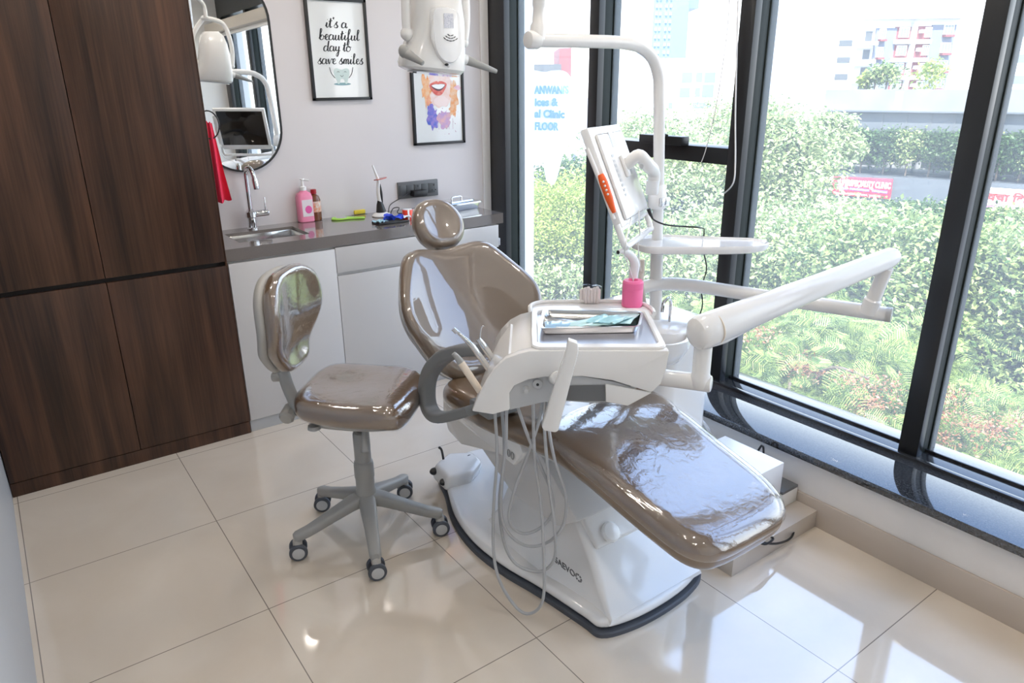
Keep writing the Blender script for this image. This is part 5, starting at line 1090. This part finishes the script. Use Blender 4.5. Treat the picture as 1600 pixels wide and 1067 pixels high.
# ---- apartment block beyond
def building(name, label, px, py, dist, rot=0):
    o = far(px, py, dist); fn = V(CF.x, CF.y, 0).normalized(); d = V(fn.y, -fn.x, 0); d = Matrix.Rotation(rot, 3, 'Z') @ d; n = V(-d.y, d.x, 0); r = empty(name, (o.x, o.y, GZ), label, 'building')
    def H(px, py, off=0): return hitp(px, py, o+n*off, n)
    def slab(nm, m_, x0, x1, y0, y1, o0, o1, mb=None, ref=80, par=None):
        a, b = H(x0, ref), H(x1, ref); z1_, z0_ = H(x0, y0).z if y0 is not None else 60, H(x0, y1).z if y1 is not None else GZ
        m2 = mb or MB(); a = V(a.x, a.y, 0); b = V(b.x, b.y, 0); m2.prism([a+n*o0+V(0, 0, z0_), b+n*o0+V(0, 0, z0_), b+n*o0+V(0, 0, z1_), a+n*o0+V(0, 0, z1_)], n*(o1-o0), 0)
        return m2 if mb else m2.build(nm, m_, par or r)
    return r, slab
bw = mat('building_white', (.62, .64, .66), .7); bg = mat('building_grey', (.15, .17, .22), .7); br_m = mat('building_red', (.20, .055, .06), .7); wn = mat('building_window', (.15, .18, .20), .2); op = mat('building_opening', (.07, .08, .09), .7); fl = mat('frame_white', (.85, .86, .88), .5)
r, S = building('apartment_block', 'apartment block with red and grey panels and white bands above the grey terrace', 1400, 80, 62)
X = lambda x: 1230+x/4.848; Y = lambda y: y/4.848
S('wall', bw, X(235), X(1265), Y(-60), None, 0, 14)
S('roof_slab', bw, X(500), X(1290), Y(60), Y(150), -.8, 14)
S('grey_panel', bg, X(648), X(800), Y(215), Y(800), -.15, .1); S('grey_panel', bg, X(1062), X(1240), Y(190), Y(800), -.15, .1)
for k, y in enumerate((205, 342, 476, 610)):
    S('red_panel', br_m, X(790), X(912), Y(y), Y(y+98), -.1, .1); S('red_panel', br_m, X(948), X(1058), Y(y-5), Y(y+98), -.1, .1)
    for (a, b, dy) in ((818, 890, 8), (1012, 1056, 6), (1146, 1218, -14), (668, 716, 20)):
        w = S('window', fl, X(a), X(b), Y(y+dy-5), Y(y+dy+72), -.3, -.1)
        wm = MB()
        for q in range(3): S('', None, X(a+4+(b-a-4)*q/3), X(a+(b-a-4)*(q+1)/3), Y(y+dy+2), Y(y+dy+66), -.33, -.3, mb=wm)
        wm.build('pane', wn, w)
    for (a, b, dy) in ((1146, 1218, 62), (668, 716, 94)): S('window_box', br_m, X(a), X(b), Y(y+dy), Y(y+dy+16), -.7, -.1)
    S('balcony_opening', mat('balcony_shade', (.40, .40, .41), .7), X(525), X(640), Y(y+25), Y(y+110), -.02, .05)
    S('balcony_door', op, X(575), X(625), Y(y+35), Y(y+108), -.05, .0)
    S('balcony_slab', bw, X(505), X(645), Y(y+112), Y(y+140), -.9, .1)
    S('white_band', bw, X(785), X(1058), Y(y+98), Y(y+130), -.5, .1)
    S('air_conditioner', fl, X(966), X(996), Y(y+22), Y(y+48), -.5, -.1)
S('pilaster', bw, X(908), X(938), Y(170), Y(800), -.5, .1)
for y in (305, 432, 560):
    S('opening', op, X(385), X(484), Y(y), Y(y+46), -.03, .05); S('opening', mat('opening_pale', (.45, .45, .44), .7), X(285), X(365), Y(y), Y(y+46), -.03, .05)
r, S = building('apartment_block', 'hazy red and grey apartment block at the left of the third pane', 1235, 100, 92)
S('wall', bw, 1195, 1268, 5, None, 0, 10)
for y in (45, 73, 101, 128, 155): S('red_panel', br_m, 1240, 1254, y, y+19, -.1, .1); S('window', wn, 1236, 1241, y, y+15, -.1, .1); S('window', wn, 1261, 1267, y-1, y+15, -.12, .1)
S('grey_panel', bg, 1254, 1267, 108, 190, -.1, .1)
r, S = building('white_tower', 'plain sunlit white tower beside the apartment block, left of the fourth mullion', 1500, 60, 66)
S('wall', bw, 1488, 1534, -80, None, 0, 12)
r, S = building('round_tower', 'white tower with curved banded balconies above the apartment block', 1380, 5, 90)
S('wall', bw, 1345, 1408, -90, None, 0, 10)
for y in (-20, 0, 8, 18): S('dark_band', wn, 1347, 1390, y-2, y+3, -.2, .1)
r, S = building('white_apartments', 'white low apartment building right of the fourth mullion', 1620, 80, 84, 0)
S('wall', bw, 1560, 1760, 20, None, 0, 12)
for y in (45, 85, 118): S('window_row', wn, 1586, 1640, y, y+13, -.05, .1)
r, S = building('glass_tower', 'tall pale blue tower with rows of small windows, seen through the second pane', 1055, 40, 160)
tb2 = mat('tower_blue', (.13, .22, .36), .4)
S('tower_body', tb2, 1018, 1072, -120, None, 0, 20); S('tower_wing', mat('tower_blue_dark', (.12, .19, .32), .4), 1072, 1090, -120, 12, 2, 20)
for row in range(-2, 9):
    sb_ = MB()
    for col in (1023, 1028.5, 1038, 1044.5): S('', None, col, col+3, row*12-4, row*12, -.4, .1, mb=sb_, ref=40)
    sb_.build('window_row', fl, r)
r, S = building('white_apartments', 'white apartment building with large windows, in the second pane', 1080, 130, 80)
S('wall', bw, 955, 1140, 92, None, 0, 12)
for (x0, x1, y0, y1) in ((1064, 1080, 113, 129), (1086, 1096, 113, 128), (1099, 1116, 113, 129), (1062, 1078, 137, 152), (1086, 1094, 137, 151), (1097, 1115, 132, 152), (1084, 1113, 160, 169), (1046, 1052, 160, 170)): S('window', wn, x0, x1, y0, y1, -.05, .1, ref=140)
r, S = building('pale_tower', 'very pale high-rise beside the blue tower', 1110, 30, 200)
S('wall', mat('tower_pale', (.8, .83, .88), .6), 1092, 1150, -150, None, 0, 20)
r, S = building('brick_building', 'small building with a red brick wall and dark roof above the tooth sign', 870, 95, 60)
S('brick_wall', br_m, 874, 893, 75, None, 0, 8); S('dark_roof', op, 834, 876, 101, 112, -1, 4); S('white_wall', bw, 834, 874, 112, None, 0, 6); S('white_wall', bw, 874, 896, 120, None, -.4, 0)
# street lamp and overhead cables
a, b = far(1425, 590, 8.6), far(1437, 520, 8.6); sl = empty('street_lamp', (a.x, a.y, GZ), 'pale street lamp pole with a curved arm among the trees', 'street lamp')
MB().tube([V(a.x, a.y, GZ), a, b], [.05, .04, .035], 10, False).build('pole', lgrey, sl); MB().tube([far(1418, 580, 8.5), far(1405, 568, 8.5), far(1388, 560, 8.5)], .025, 8).build('arm', lgrey, sl)
for k, (y0, y1) in enumerate(((590, 640), (597, 650), (602, 662), (608, 668), (615, 645))):
    quick('overhead_cable', mat('cable_grey', (.35, .35, .36), .6), 'thin grey overhead cable crossing the trees at the lower right', 'cable', MB().tube([far(1380, y0-30, 7.6), far(1475, y0, 7.4), far(1540, (y0+y1)/2+4, 7.2), far(1640, y1+14, 7.0)], .006, 6), 'overhead cables')
